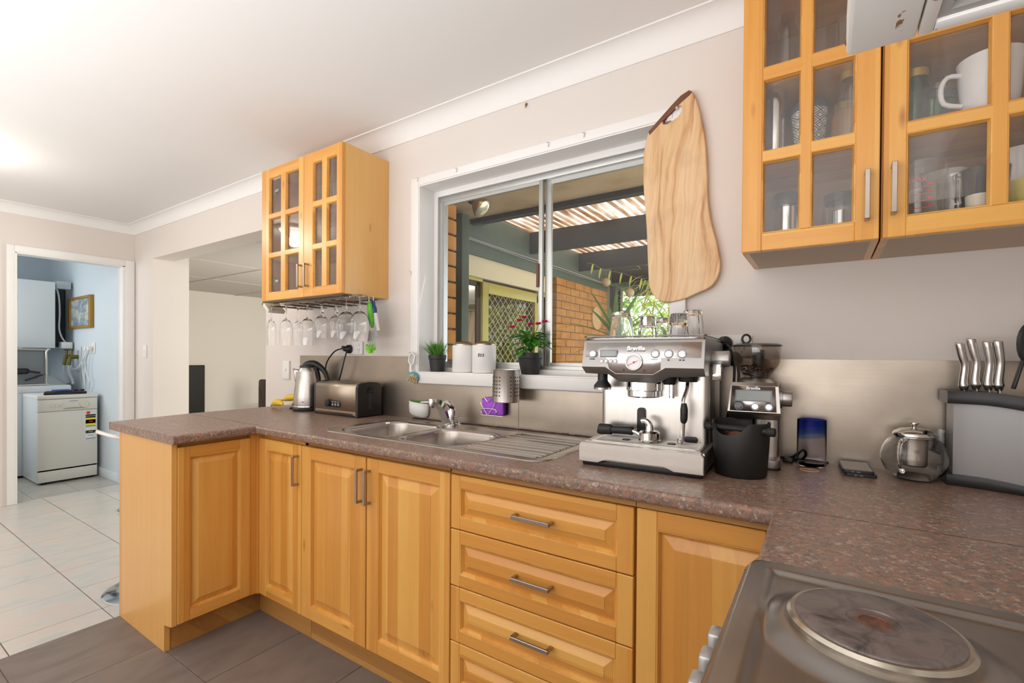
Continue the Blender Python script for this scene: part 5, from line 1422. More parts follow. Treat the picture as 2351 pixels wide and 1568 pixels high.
def mk_board():
    m, nt, p = newmat('camphor_slab'); 
    v = coords(nt, (1, 1, 1), (0, math.radians(-4), 0))
    wv = nd(nt, 'ShaderNodeTexNoise', {'Vector': nd(nt, 'ShaderNodeMapping', {'Vector': v, 'Scale': (5, 5, 2.2)}).outputs[0], 'Scale': 1.0, 'Detail': 3.0})
    ad = nd(nt, 'ShaderNodeMix', {0: .10, 4: v, 5: wv.outputs['Color']}, data_type='VECTOR')
    mp = nd(nt, 'ShaderNodeMapping', {'Vector': ad.outputs[1], 'Scale': (34, 1, 1.6)})
    a = nd(nt, 'ShaderNodeTexNoise', {'Vector': mp.outputs[0], 'Scale': 1.0, 'Detail': 6.0, 'Roughness': .62, 'Distortion': .7})
    c = ramp(nt, a.outputs[0], [(.24, (.20, .085, .03)), (.36, (.46, .22, .085)), (.46, (.66, .42, .21)), (.60, (.74, .53, .31)), (.78, (.58, .33, .15))])
    e = nd(nt, 'ShaderNodeTexNoise', {'Vector': v, 'Scale': 7.0, 'Detail': 5.0})
    c = mix(nt, ramp(nt, e.outputs[0], [(.52, (0,) * 3), (.70, (.4,) * 3)]), c, (.36, .25, .16))
    kn = nd(nt, 'ShaderNodeTexVoronoi', {'Vector': nd(nt, 'ShaderNodeMapping', {'Vector': v, 'Scale': (6, 1, 4)}).outputs[0], 'Scale': 1.0})
    c = mix(nt, ramp(nt, kn.outputs['Distance'], [(0, (1,) * 3), (.05, (.8,) * 3), (.075, (0,) * 3)]), c, (.13, .06, .03))
    nt.links.new(c, p.inputs['Base Color']); p.inputs['Roughness'].default_value = .42
    return m
t = thing('chopping_board', 'wavy edged timber chopping board hung over the right of the window', 'chopping board', (.14, -.02, 1.43))
OUT = [(.177, 2.175), (.192, 2.158), (.210, 2.101), (.225, 2.025), (.234, 1.95), (.239, 1.865), (.241, 1.793), (.253, 1.701), (.273, 1.62), (.284, 1.548), (.277, 1.507), (.255, 1.473),
       (.207, 1.452), (.16, 1.434), (.099, 1.427), (.064, 1.446), (.041, 1.486), (.034, 1.561), (.026, 1.722), (.015, 1.853), (.012, 1.95), (.018, 2.013), (.033, 2.068), (.068, 2.097), (.117, 2.14), (.147, 2.165)]
HOLE = [(.084, 2.083), (.088, 2.100), (.112, 2.119), (.136, 2.131), (.149, 2.127), (.150, 2.112), (.138, 2.094), (.118, 2.084), (.100, 2.077)]
curve_plate('board', smooth_poly(OUT, 4), [smooth_poly(HOLE, 4)], .021, .004, mk_board(), t, -.0165)
b = B(); pl = [(.0315, 2.066), (.068, 2.0975), (.117, 2.1405), (.147, 2.1655), (.176, 2.1765), (.187, 2.166), (.180, 2.158), (.150, 2.142), (.120, 2.118), (.085, 2.092), (.035, 2.050)]
b.prism(pl, -.0278, -.0052, 'xz', .002); part('bark_edge', b, P('dark_bark_edge', (.17, .065, .035), .6, var=.2, vscale=20), t, 'dark red-brown bark strip along the sloping top')
b = B(); b.lathe([(0, 0), (.005, 0), (.0055, .003), (.002, .006), (.002, .024), (0, .024)], (.134, -.031, 2.124), 12, ax=(0, 1, 0))
tag(obj('wall_nail', b, CHROME), 'shiny nail head in the hole of the chopping board', 'nail')

# pots
POTM = P('black_pot_plastic', (.022, .021, .021), .5)
def pot(t, x, y, z, r0, r1, h):
    b = B(); b.lathe([(0, 0), (r0, 0), (r1 * .93, h * .72), (r1 * .95, h * .73), (r1, h * .76), (r1 * 1.01, h), (r1 * .93, h), (r1 * .9, h * .8), (0, h * .8)], (x, y, z), 32)
    part('pot', b, POTM, t)
    b = B(); b.lathe([(r1 * .91, h * .82), (0, h * .86)], (x, y, z), 20); part('soil', b, P('potting_soil', (.05, .03, .02), .9), t)
SZ = 1.1475
GRS = leaf_mat('grass_blade', (.10, .30, .03), .3, .4)
x, y = -1.073, .040
t = thing('potted_grass', 'artificial grass in a small black pot at the left end of the sill', 'plant', (x, y, SZ)); pot(t, x, y, SZ, .036, .0455, .084)
b = B()
for i in range(170):
    a = RND.uniform(0, 6.28); r = RND.uniform(0, .032); e = RND.uniform(.85, 1.5)
    blade(b, (x + r * math.cos(a), y + r * math.sin(a), SZ + .07), (math.cos(a) * math.cos(e), math.sin(a) * math.cos(e), math.sin(e)), RND.uniform(.07, .118), .0024, RND.uniform(.05, .28), 4)
part('grass_blades', b, GRS, t, sharp=80)['kind'] = 'stuff'
# canisters
for i, (x, lab) in enumerate(((-.903, 'plain white tea canister with a steel lid, the left of the pair'), (-.778, 'white canister lettered tea with a steel lid, the right of the pair'))):
    y = .045
    t = thing('canister', lab, 'canister', (x, y, SZ), 'white canisters on the sill')
    b = B(); b.lathe([(0, 0), (.055, 0), (.057, .003), (.057, .128), (.054, .132), (0, .132)], (x, y, SZ), 48); part('jar', b, P('white_ceramic', (.82, .81, .79), .35), t)
    b = B(); b.lathe([(.0545, .131), (.055, .137), (.045, .145), (.02, .151), (0, .152)], (x, y, SZ), 40); part('lid', b, P('brushed_lid', (.40, .33, .27), .3, 1.0), t)
    if i:
        d = Vector((.45, -.89, 0)); r = Vector((.89, .45, 0))
        text('lettering', 'tea', .030, INK, t, Vector((x, y, SZ + .086)) + d * .0568 - r * .006, r, (0, 0, 1), ext=.0012, shear=.25, sx=.85)
# flower pot
x, y = -.522, .048
t = thing('potted_flowers', 'pink artificial flowers in a black pot on the sill, right of the canisters', 'plant', (x, y, SZ)); pot(t, x, y, SZ, .040, .0575, .096)
FL = leaf_mat('flower_leaf', (.07, .28, .03), .25, .35)
b = B(); tips = []
flw = [at_y(u, v, y + dy) for u, v, dy in ((1176, 752, -.02), (1193, 737, -.02), (1203, 730, .03), (1218, 746, .0), (1236, 745, -.03), (1251, 740, .02))]
for f in flw:
    q0 = Vector((x + (f.x - x) * .15, y + (f.y - y) * .2, SZ + .085)); b.tube([q0, q0.lerp(f, .5) + Vector((0, 0, .02)), f], .0018, 5)
part('stems', b, P('flower_stem', (.10, .25, .04), .6), t)['kind'] = 'stuff'
for i in range(40):
    a = i * 2.4; r = RND.uniform(.005, .035); h = RND.uniform(.0, .085); e = RND.uniform(-.1, .9)
    b = B(); blade(b, (x + r * math.cos(a), y + r * math.sin(a), SZ + .095 + h), (math.cos(a) * math.cos(e), math.sin(a) * math.cos(e), math.sin(e)), RND.uniform(.06, .10), RND.uniform(.014, .022), RND.uniform(.2, .6), 6, .2)
    part('leaf', b, FL, t, sharp=80)
PINK = leaf_mat('pink_petal', (.80, .03, .22), .2, .2)
for f in flw:
    b = B()
    for k in range(16):
        a = k * 2.4; e = .15 + .9 * (k / 16); d = (math.cos(a) * math.cos(e), math.sin(a) * math.cos(e), math.sin(e))
        blade(b, f, d, .027 - .009 * k / 16, .0085, .25, 4, .1)
    part('flower', b, PINK, t, sharp=80)
# dish brush at the trim corner
t = thing('dish_brush', 'white handled dish brush with a blue bristle head by the window trim', 'brush', (-1.20, -.04, 1.10))
hp_ = [at_y(u, v, -.035) for u, v in ((947, 810), (941, 816), (939, 830), (945, 840), (951, 832), (953, 818))]
b = B(); b.tube(hp_, .006, 10, closed=True); b.tube([at_y(944, 838, -.035), at_y(943, 850, -.04), at_y(948, 862, -.045)], [.008, .008, .009], 10); part('handle', b, WPLA, t)
c = at_y(949, 867, -.045)
b = B(); b.lathe([(0, -.010), (.030, -.010), (.034, 0), (.033, .006), (0, .006)], c, 24, ax=(.35, -.75, -.45)); part('brush_head', b, P('blue_bristles', (.12, .42, .60), .7), t)
b = B(); 
for i in range(120):
    a = i * 2.4; r = .026 * math.sqrt(i / 120); m_ = Vector((0, 0, 1)).rotation_difference(Vector((.35, -.75, -.45)).normalized()).to_matrix()
    p = c + m_ @ Vector((r * math.cos(a), r * math.sin(a), .004)); b.bar(p, p + m_ @ Vector((RND.uniform(-.004, .004), RND.uniform(-.004, .004), .016)), .003, .003)
part('bristles', b, P('beige_bristles', (.70, .58, .35), .8), t, smooth=False)['kind'] = 'stuff'
b = B(); b.tube([(-1.213, -.017, 1.242), (-1.205, -.03, 1.246), (-1.20, -.036, 1.24)], .0025, 6); part('hook', b, WPLA, t)
# green and white holder stuck to the splashback
t = thing('scraper_holder', 'white curved holder with a green bristle insert stuck on the splashback', 'holder', (-1.13, -.03, .94))
cc = at_y(964, 935, -.004)
b = B(); prof = [(-.068, .030), (-.068, -.018), (-.060, -.036), (-.030, -.046), (.030, -.052), (.060, -.046), (.068, -.03), (.068, .022)]
rows = []
for k in range(13):
    a = PI * k / 12; 
    rows.append([(cc.x - .066 * math.cos(a) * s, cc.y - .038 * math.sin(a) * (s if s < 1 else 1), cc.z + z - .006 * math.cos(a) * -1) for s, z in ((1, .028), (1, -.012), (.97, -.03), (.8, -.043), (.3, -.05))])
b.strip(rows); part('cup', b, WPLA, t, solid=.003, sharp=60)
b = B(); pl = [(cc.x - .0635 * math.cos(PI * k / 12), cc.y - .0365 * math.sin(PI * k / 12), cc.z + .0255 + .006 * math.cos(PI * k / 12)) for k in range(13)]
b.raw(pl + [(x, y, z - .008) for x, y, z in pl], [tuple(range(13))] + [(i, (i + 1) % 13, 13 + (i + 1) % 13, 13 + i) for i in range(13)])
for i in range(9): b.box(cc.x - .045 + i * .011, cc.x - .042 + i * .011, cc.y - .028, cc.y - .012, cc.z + .02, cc.z + .033 - i * .001)
part('green_insert', b, P('green_plastic', (.10, .62, .06), .45), t)
# purple sponge in a wire heart
t = thing('sponge', 'purple sponge held in the wire holder on the splashback', 'sponge', (-.66, -.03, .95))
c0 = at_y(1134, 933, -.022)
b = B(); b.box(c0.x - .058, c0.x + .062, c0.y - .016, c0.y + .014, c0.z - .038, c0.z + .040, .007, seg=3); q = part('sponge_body', b, P('purple_sponge', (.45, .11, .75), .9, var=.25, vscale=60, bump=.6, bscale=120), t)
t = thing('sponge_holder', 'heart shaped chrome wire holder sucked onto the splashback', 'holder', (-.66, -.04, .95))
b = B(); hz = [(0, -.036), (-.022, -.012), (-.040, .014), (-.036, .032), (-.018, .038), (0, .022), (.018, .036), (.036, .030), (.040, .012), (.022, -.012)]
hp2 = smooth_poly(hz, 5); b.tube([(c0.x - .020 + p[0], c0.y - .020, c0.z + p[1]) for p in hp2], .0018, 7, closed=True)
b.tube([(c0.x - .055, c0.y - .020, c0.z - .034), (c0.x - .052, c0.y - .020, c0.z - .012), (c0.x + .022, c0.y - .020, c0.z - .012), (c0.x + .025, c0.y - .020, c0.z - .034)], .0018, 7)
b.tube([(c0.x - .058, c0.y - .018, c0.z - .040), (c0.x + .064, c0.y - .018, c0.z - .040), (c0.x + .064, c0.y + .017, c0.z - .040), (c0.x - .058, c0.y + .017, c0.z - .040)], .0018, 7, closed=True)
part('wire_heart', b, CHROME, t)
b = B(); b.lathe([(.022, 0), (.018, .006), (.007, .010), (.006, .014), (0, .014)], (c0.x + .012, -.004, c0.z + .052), 20, ax=(0, -1, 0)); part('suction_cup', b, P('clear_rubber', (.75, .72, .68), .2, trans=.6), t)
# perforated utensil can
t = thing('utensil_can', 'perforated steel utensil can hanging on the sill above the drainer', 'container', (-.556, -.095, 1.03))
ux_, uy_, ur = -.556, -.092, .0585
b = B(); b.lathe([(0, 0), (ur - .003, 0), (ur, .003), (ur, .136), (ur + .001, .138), (ur - .001, .139), (ur - .002, .136), (ur - .002, .004), (0, .003)], (ux_, uy_, 1.030), 48); part('can', b, STEELZ, t)
b = B(); m0 = math.atan2(-.83, .55)
for cg in (-.95, -.72, -.49, .35, .72, .95, -1.35, 1.3):
    for k in range(6):
        a = m0 + cg; d = Vector((math.cos(a), math.sin(a), 0)); c = Vector((ux_, uy_, 1.030 + .030 + k * .0155)) + d * (ur - .0012)
        b.cyl(c, c + d * .0018, .0030, n=10)
part('perforations', b, P('dark_holes', (.03, .027, .025), .8), t)['kind'] = 'stuff'
b = B(); b.tube([(ux_, uy_ + ur - .002, 1.162), (ux_, -.03, 1.168), (ux_, -.026, 1.155), (ux_, -.034, 1.14)], .002, 6); part('hanger', b, CHROME, t)

# --- wine glass rack
t = thing('glass_rack', 'wire stemware rack screwed under the left wall cabinet', 'rack', (-1.75, -.15, 1.50))
RKM = P('rack_wire', (.20, .17, .13), .35, 1.0)
for i, xx in enumerate((-2.07, -1.93, -1.79, -1.65, -1.51)):
    b = B(); b.tube([(xx - .022, -.262, 1.508), (xx - .022, -.02, 1.508)], .0028, 7); b.tube([(xx + .022, -.262, 1.508), (xx + .022, -.02, 1.508)], .0028, 7)
    b.tube([(xx + .022, -.262, 1.508), (xx + .035, -.272, 1.506), (xx + .048, -.262, 1.508)], .0028, 7); part('rail_pair', b, RKM, t)
b = B()
for yy in (-.24, -.04): b.tube([(-2.10, yy, 1.528), (-1.44, yy, 1.528)], .0028, 7)
part('cross_wire', b, RKM, t)
b = B()
for xx in (-2.093, -1.908, -1.768, -1.628, -1.488):
    for yy in (-.24, -.04): b.tube([(xx + .0, yy, 1.534), (xx, yy, 1.506)], .0022, 6)
part('hanger', b, RKM, t)
def wineglass(name, lab, x, y, ztop, r, bowl, stem, foot, seed_r, stubby=False):
    """hangs by its foot, bowl down; total = stem + bowl"""
    z = -ztop
    H = stem + bowl
    pr = [(0, 0), (foot * .95, .0015), (foot, .003), (foot * .5, .006), (.006, .012)]
    pr += ([(.004, stem * .4), (.012, stem * .55), (.013, stem * .75), (.008, stem * .9), (.011, stem)] if stubby else [(.0035, stem * .3), (.0033, stem * .85), (.006, stem)])
    outer = [(r * .45, stem + bowl * .05), (r * .78, stem + bowl * .16), (r * .97, stem + bowl * .36), (r, stem + bowl * .52), (r * .93, stem + bowl * .8), (seed_r, stem + bowl)]
    inner = [(q - .0012, w + .0010) for q, w in outer[::-1]]; inner[0] = (seed_r - .0011, stem + bowl)
    pr = pr + outer + inner + [(0, stem + .004)]
    b = B(); b.lathe([(q, ztop - w) for q, w in pr], (x, y, 0), 28)
    return tag(obj(name, b, GLASS, sharp=50), lab, 'wine glass', 'glasses hanging under the left cabinet')
ZR = 1.514
for (u, y, kind, lab) in ((623, -.250, 'flute', 'champagne flute hanging first from the left under the cabinet'), (657, -.225, 'wine', 'narrow wine glass hanging second from the left under the cabinet'),
        (684, -.12, 'flute', 'champagne flute hanging third from the left under the cabinet'), (706, -.20, 'wine2', 'large wine glass hanging fourth from the left under the cabinet'),
        (738, -.16, 'goblet', 'knob stemmed goblet hanging over the kettle, left of two like it'), (771, -.12, 'goblet', 'knob stemmed goblet hanging over the toaster, right of two like it'),
        (795, -.22, 'balloon', 'big round wine glass hanging second from the right, left of its twin'), (826, -.20, 'balloon', 'big round wine glass hanging at the right end, beside the green brush')):
    x = at_y(u, 745, y).x
    w = dict(flute=(.027, .150, .085, .030, .024), wine=(.036, .150, .085, .034, .032), wine2=(.042, .150, .085, .037, .036), goblet=(.041, .125, .070, .036, .034), balloon=(.049, .155, .080, .042, .040))[kind]
    wineglass('wine_glass', lab, x, y, ZR + (.018 if kind == 'balloon' else .003), w[0], w[1], w[2], w[3], w[4], kind == 'goblet')
t = thing('carton', 'small printed card carton tilted at the left end of the glass rack', 'box', (-2.16, -.2, 1.47))
b = B(Matrix.Translation((-2.150, -.21, 1.505)) @ Matrix.Rotation(math.radians(38), 4, 'Y')); b.box(-.042, .042, -.05, .05, -.010, .010, .001); part('carton_body', b, P('cream_card', (.70, .66, .55), .6), t)
b = B(Matrix.Translation((-2.150, -.21, 1.505)) @ Matrix.Rotation(math.radians(38), 4, 'Y')); b.box(-.043, -.030, -.051, .051, -.0105, .0105); part('printed_band', b, P('green_print', (.10, .22, .14), .6), t)
# hanging brushes
t = thing('dish_wand', 'translucent green dish wand hanging from the rack end', 'brush', (-1.43, -.13, 1.37))
b = B(); p = [at_y(u, v, -.13) for u, v in ((847, 694), (849, 700), (850, 715), (853, 738), (855, 753))]; b.tube(p, [.006, .013, .0155, .013, .005], 14); part('handle', b, P('lime_plastic', (.16, .72, .05), .25, trans=.3), t)
b = B(); b.tube([p[0], p[0] + Vector((0, 0, .02)), (p[0].x, -.13, 1.531)], .0016, 6); part('hook', b, CHROME, t)
t = thing('bottle_brush', 'bottle brush with a blue and white handle and lime bristle tip', 'brush', (-1.37, -.10, 1.25))
p = [at_y(u, v, -.115) for u, v in ((857, 697), (861, 708), (862, 720))]
b = B(); b.tube([p[0] + Vector((.010 * math.cos(a), 0, .010 * math.sin(a) + .002)) for a in [2 * PI * i / 16 for i in range(16)]], .004, 8, closed=True); b.tube(p, [.008, .009, .0085], 12); part('loop_handle', b, P('navy_plastic', (.015, .04, .22), .4), t)
b = B(); b.tube([at_y(u, v, -.115) for u, v in ((862, 719), (864, 740), (868, 760))], [.0095, .0125, .010], 14); part('grip', b, P('white_grip', (.80, .78, .72), .5), t)
b = B()
q0, q1 = at_y(858, 758, -.13), at_y(851, 800, -.14)
for i in range(260):
    f = i / 260; c = q0.lerp(q1, f); a = i * 2.4; d = Vector((math.cos(a), math.sin(a), 0)); b.bar(c, c + d * (.022 if f < .92 else .018), .0020, .0020)
part('clear_bristles', b, P('clear_bristles', (.82, .83, .80), .5), t, smooth=False)['kind'] = 'stuff'
b = B()
for i in range(260):
    a = RND.uniform(0, 6.28); e = RND.uniform(-1.5, .5); d = Vector((math.cos(a) * math.cos(e), math.sin(a) * math.cos(e), math.sin(e))); c = q1 + Vector((RND.uniform(-.004, .004), 0, RND.uniform(0, .014))); b.bar(c, c + d * RND.uniform(.020, .030), .0030, .0030)
part('lime_bristles', b, P('lime_bristles', (.36, .85, .10), .6), t, smooth=False)['kind'] = 'stuff'
b = B(); b.tube([q0, q1], .0022, 6); b.tube([at_y(868, 760, -.115), q0], .003, 6); b.tube([p[0] + Vector((0, 0, .008)), (p[0].x, p[0].y, 1.533)], .0015, 6); part('wire', b, CHROME, t)

# switches
def switch(lab, x, z, w, h):
    t = thing('light_switch', lab, 'switch', (x, -.005, z))
    b = B(); b.box(x - w / 2, x + w / 2, -.011, 0, z - h / 2, z + h / 2, .003); part('plate', b, WPLA, t)
    b = B(); b.box(x - .006, x + .006, -.016, -.010, z - .010, z + .010, .002); part('rocker', b, WPLA, t)
switch('white light switch on the narrow wall between laundry door and opening', -4.63, 1.250, .072, .115)
switch('white blank switch plate on the wall above the bananas', -2.355, 1.128, .075, .120)

# ================================================================ INSIDE THE WALL CABINETS
def jar(lab, x, y, z, r, h, body, lidm=None, cat='jar', lid_h=.018, neck=None, name='jar', group=None):
    t = thing(name, lab, cat, (x, y, z), group); n = neck or r * .85
    b = B(); b.lathe([(0, 0), (r * .92, 0), (r, .004), (r, h * .72), (n, h * .86), (n, h), (n - .002, h), (n - .002, h * .86), (r - .0025, h * .72), (r - .0025, .006), (0, .005)], (x, y, z), 28); part('body', b, body, t)
    if lidm:
        b = B(); b.lathe([(0, h + .002), (n + .003, h + .002), (n + .004, h - lid_h), (n + .001, h - lid_h)], (x, y, z), 28); part('lid', b, lidm, t)
    return t
def cup(lab, x, y, z, r0, r1, h, m, handle=None, name='mug', cat='cup', group=None):
    t = thing(name, lab, cat, (x, y, z), group)
    b = B(); b.lathe([(0, 0), (r0, 0), (r0 + .002, .003), ((r0 + r1) / 2 + (r1 - r0) * .12, h * .5), (r1, h), (r1 - .003, h), ((r0 + r1) / 2 - .002, h * .5), (r0 - .002, .006), (0, .006)], (x, y, z), 36); part('bowl', b, m, t)
    if handle is not None:
        d = Vector((math.cos(handle), math.sin(handle), 0)); o = Vector((x, y, z))
        b = B(); b.tube([o + d * (r1 - .004) + Vector((0, 0, h * .80)), o + d * (r1 + .022) + Vector((0, 0, h * .80)), o + d * (r1 + .034) + Vector((0, 0, h * .62)), o + d * (r1 + .028) + Vector((0, 0, h * .38)), o + d * ((r0 + r1) / 2) + Vector((0, 0, h * .30))], .0055, 10); part('handle', b, m, t)
    return t
CRAM = P('white_china', (.80, .80, .80), .15); GREENG = pane('green_glass', (.25, .72, .30), 0, 1.6); GOLD = P('gold_lid', (.62, .42, .09), .35, .6)
BLID = P('black_lid', (.02, .02, .022), .3); SHINY = P('polished_steel', (.66, .66, .65), .16, 1.0)
ZB, ZM, ZU = 1.5495, 1.7905, 2.0125
# left of rangehood
jar('stack of clear glass bottles behind the top left pane of the six pane door', .485, -.20, ZU, .032, .20, THIN, None, 'bottle', neck=.022, name='glass_bottle')
jar('clear bottle with a long neck behind the top right pane, beside the hood', .625, -.16, ZU, .045, .205, THIN, None, 'bottle', neck=.012, name='glass_bottle')
b = B(); b.lathe([(0, 0), (.022, 0), (.0235, .004), (.0235, .200), (.022, .204), (0, .204)], (.462, -.225, ZM), 30); tag(obj('steel_tumbler', b, SHINY), 'tall plain steel tumbler on the middle shelf of the six pane cabinet', 'cup')
def mk_pattern():
    m, nt, p = newmat('black_diamond_print'); tc = nt.nodes.new('ShaderNodeTexCoord'); s = nd(nt, 'ShaderNodeSeparateXYZ', {0: tc.outputs['Object']})
    a = nd(nt, 'ShaderNodeMath', {0: s.outputs[1], 1: s.outputs[0]}, operation='ARCTAN2')
    u = nd(nt, 'ShaderNodeMath', {0: nd(nt, 'ShaderNodeMath', {0: a.outputs[0], 1: 14 / (2 * PI)}, operation='MULTIPLY').outputs[0], 1: 1.0}, operation='PINGPONG')
    v = nd(nt, 'ShaderNodeMath', {0: nd(nt, 'ShaderNodeMath', {0: s.outputs[2], 1: 75}, operation='MULTIPLY').outputs[0], 1: 1.0}, operation='PINGPONG')
    q = nd(nt, 'ShaderNodeMath', {0: u.outputs[0], 1: v.outputs[0]}, operation='ADD')
    c = ramp(nt, nd(nt, 'ShaderNodeMath', {0: q.outputs[0], 1: .5}, operation='MULTIPLY').outputs[0], [(0, (.75, .75, .73)), (.20, (.03, .03, .04)), (.32, (.75, .75, .73)), (.44, (.03, .03, .04)), (.56, (.75, .75, .73)), (.72, (.03, .03, .04)), (.80, (.75, .75, .73))], 'CONSTANT')
    nt.links.new(c, p.inputs['Base Color']); p.inputs['Roughness'].default_value = .3; return m
PAT = mk_pattern()
t = thing('patterned_cup', 'travel cup printed with black diamonds behind the middle panes of the six pane cabinet', 'cup', (.544, -.2, ZM))
b = B(); b.lathe([(0, 0), (.033, 0), (.045, .128), (.046, .132), (.043, .132), (.031, .006), (0, .006)], (.544, -.19, ZM), 36); q = part('cup_body', b, PAT, t)
kv = Vector((.544, -.19, ZM)) - wloc(t)
for v in q.data.vertices: v.co -= kv
q.location = kv
b = B(); b.lathe([(0, .158), (.040, .156), (.047, .145), (.048, .130), (0, .130)], (.544, -.19, ZM), 32); part('cup_lid', b, P('dark_blue_lid', (.05, .07, .12), .4), t)
jar('glass bottle with a yellow lid on the middle shelf by the cabinet edge', .636, -.21, ZM, .029, .205, THIN, GOLD, 'bottle', neck=.017, name='lidded_bottle')
jar('jar of honey coloured food behind the yellow lidded bottle', .628, -.14, ZM, .034, .15, P('honey', (.55, .25, .04), .2), GOLD)
b = B(); b.lathe([(0, 0), (.033, 0), (.034, .003), (.034, .115), (0, .115)], (.492, -.19, ZB), 32); t = thing('steel_canister', 'steel canister with a black lid at the bottom left of the six pane cabinet', 'canister', (.492, -.19, ZB)); part('body', b, SHINY, t)
b = B(); b.lathe([(0, .115), (.043, .112), (.044, .136), (.036, .150), (0, .152)], (.492, -.19, ZB), 32); part('lid', b, BLID, t)
jar('glass storage jar with a black lid at the bottom right of the six pane cabinet', .618, -.19, ZB, .043, .125, THIN, BLID, neck=.036, lid_h=.020)
b = B(); b.lathe([(0, 0), (.022, 0), (.024, .075), (0, .080)], (.62, -.19, ZB + .006), 16); tag(obj('spice_tin', b, SHINY), 'small shiny tin inside the black lidded jar', 'tin')
# right cabinet
jar('jar of green contents with a gold lid behind the wide middle pane', .772, -.20, ZM, .029, .165, GREENG, GOLD)
cup('big white cup with its handle to the left behind the wide middle pane', .908, -.215, ZM, .046, .060, .148, CRAM, PI + .25)
cup('green glass bowl behind the white cup', .815, -.13, ZM, .03, .05, .10, GREENG, None, 'glass_bowl', 'bowl')
b = B(); b.lathe([(0, 0), (.026, 0), (.027, .12), (.034, .15), (.036, .17), (.034, .17), (.025, .12), (.024, .006), (0, .006)], (.835, -.075, ZM), 28); tag(obj('tall_glass', b, THIN), 'tall clear glass at the back of the wide middle pane', 'glass')
b = B(); b.lathe([(.072, 0), (.080, .004), (.080, .010), (.072, .010), (.06, .004)], (.83, -.03, ZM + .115), 40, ax=(0, -1, .25)); tag(obj('blue_plate', b, P('blue_rim', (.05, .08, .16), .25)), 'round dish with a dark blue rim leaning at the cabinet back', 'plate')
jar('wide glass jar with a white lid behind the far right middle pane', .99, -.20, ZM, .05, .14, THIN, P('white_lid', (.78, .79, .77), .3))
t = thing('measuring_jug', 'glass measuring jug with red print behind the lower wide pane', 'jug', (.775, -.20, ZB))
jx, jy = .782, -.205
b = B(); b.lathe([(0, 0), (.046, 0), (.049, .004), (.055, .12), (.058, .165), (.056, .165), (.0525, .12), (.046, .008), (0, .007)], (jx, jy, ZB), 36); part('jug_body', b, THIN, t)
d = Vector((-.10, -.995, 0)).normalized(); r_ = Vector((.995, -.10, 0))
REDI = P('red_print', (.72, .02, .03), .4)
text('lettering', 'pyrex', .020, REDI, t, Vector((jx, jy, ZB + .117)) + d * .0560 - r_ * .010, r_, (0, 0, 1), ext=.001)
for k, s in enumerate(('500', '400', '300', '200')):
    b = B(); zz_ = ZB + .098 - k * .017; c = Vector((jx, jy, zz_)) + d * .0545; b.bar(c - r_ * .012, c + r_ * .018, .0005, .0012); part('scale_mark', b, REDI, t)
    text('lettering', s, .009, REDI, t, Vector((jx, jy, zz_ + .004)) + d * .0545 + r_ * .021, r_, (0, 0, 1), ext=.001)
t = thing('glass_jug', 'clear glass jug with its thick handle facing out, lower wide pane', 'jug', (.855, -.20, ZB))
gx, gy = .856, -.185
b = B(); b.lathe([(0, 0), (.034, 0), (.036, .004), (.038, .12), (.041, .130), (.039, .130), (.036, .12), (.033, .008), (0, .007)], (gx, gy, ZB), 32); part('jug_body', b, THIN, t)
b = B(); o = Vector((gx, gy, ZB)); dd = Vector((-.12, -1, 0)).normalized(); b.tube([o + dd * .037 + Vector((0, 0, .118)), o + dd * .060 + Vector((0, 0, .116)), o + dd * .066 + Vector((0, 0, .095)), o + dd * .062 + Vector((0, 0, .04)), o + dd * .040 + Vector((0, 0, .025))], .006, 10); part('handle', b, GLASS, t)
cup('white mug behind the glass jug in the lower wide pane', .852, -.075, ZB, .040, .048, .175, CRAM, PI)
cup('small cream cup at the right edge of the lower wide pane', .885, -.245, ZB, .020, .024, .062, P('cream_china', (.72, .68, .55), .2), None)
cup('dark bowl behind the glass jug near the mullion', .912, -.13, ZB, .035, .055, .15, P('dark_bowl', (.03, .03, .035), .3), None, 'bowl', 'bowl')
cup('yellow bowl with a pink mark behind the far right lower pane', .985, -.215, ZB, .040, .058, .085, P('yellow_china', (.70, .60, .16), .25), None, 'bowl', 'bowl')
cup('white jug leaning behind the yellow bowl', .985, -.11, ZB, .045, .055, .19, CRAM, PI + .8, 'jug', 'jug')
# left cabinet
for i, (x, y, z, r, h, m, lab) in enumerate(((-1.83, -.16, ZU, .034, .13, THIN, 'clear glass on the top shelf of the left cabinet, left door'), (-1.60, -.2, ZU, .032, .15, THIN, 'clear glass on the top shelf of the left cabinet, left pane of the right door'), (-1.47, -.17, ZU, .034, .16, THIN, 'clear glass on the top shelf of the left cabinet, beside its right side'),
        (-2.0, -.16, ZM, .030, .10, THIN, 'clear tumbler on the middle shelf of the left cabinet, leftmost'), (-1.93, -.20, ZM, .030, .10, THIN, 'clear tumbler on the middle shelf of the left cabinet, second from left'), (-1.82, -.18, ZM, .032, .09, THIN, 'clear tumbler on the middle shelf of the left cabinet, below the lamp reflection'),
        (-1.86, -.20, ZB, .03, .08, THIN, 'clear glass at the bottom of the left cabinet near the handles'))):
    b = B(); b.lathe([(0, 0), (r * .8, 0), (r * .85, .003), (r, h), (r - .002, h), (r * .8, .006), (0, .006)], (x, y, z), 20); tag(obj('drinking_glass', b, m), lab, 'glass', 'glasses in the left cabinet')
cup('small green mug at the bottom of the left cabinet, behind the lower right pane', -1.49, -.17, ZB, .03, .034, .06, P('green_mug', (.20, .30, .06), .35), PI)

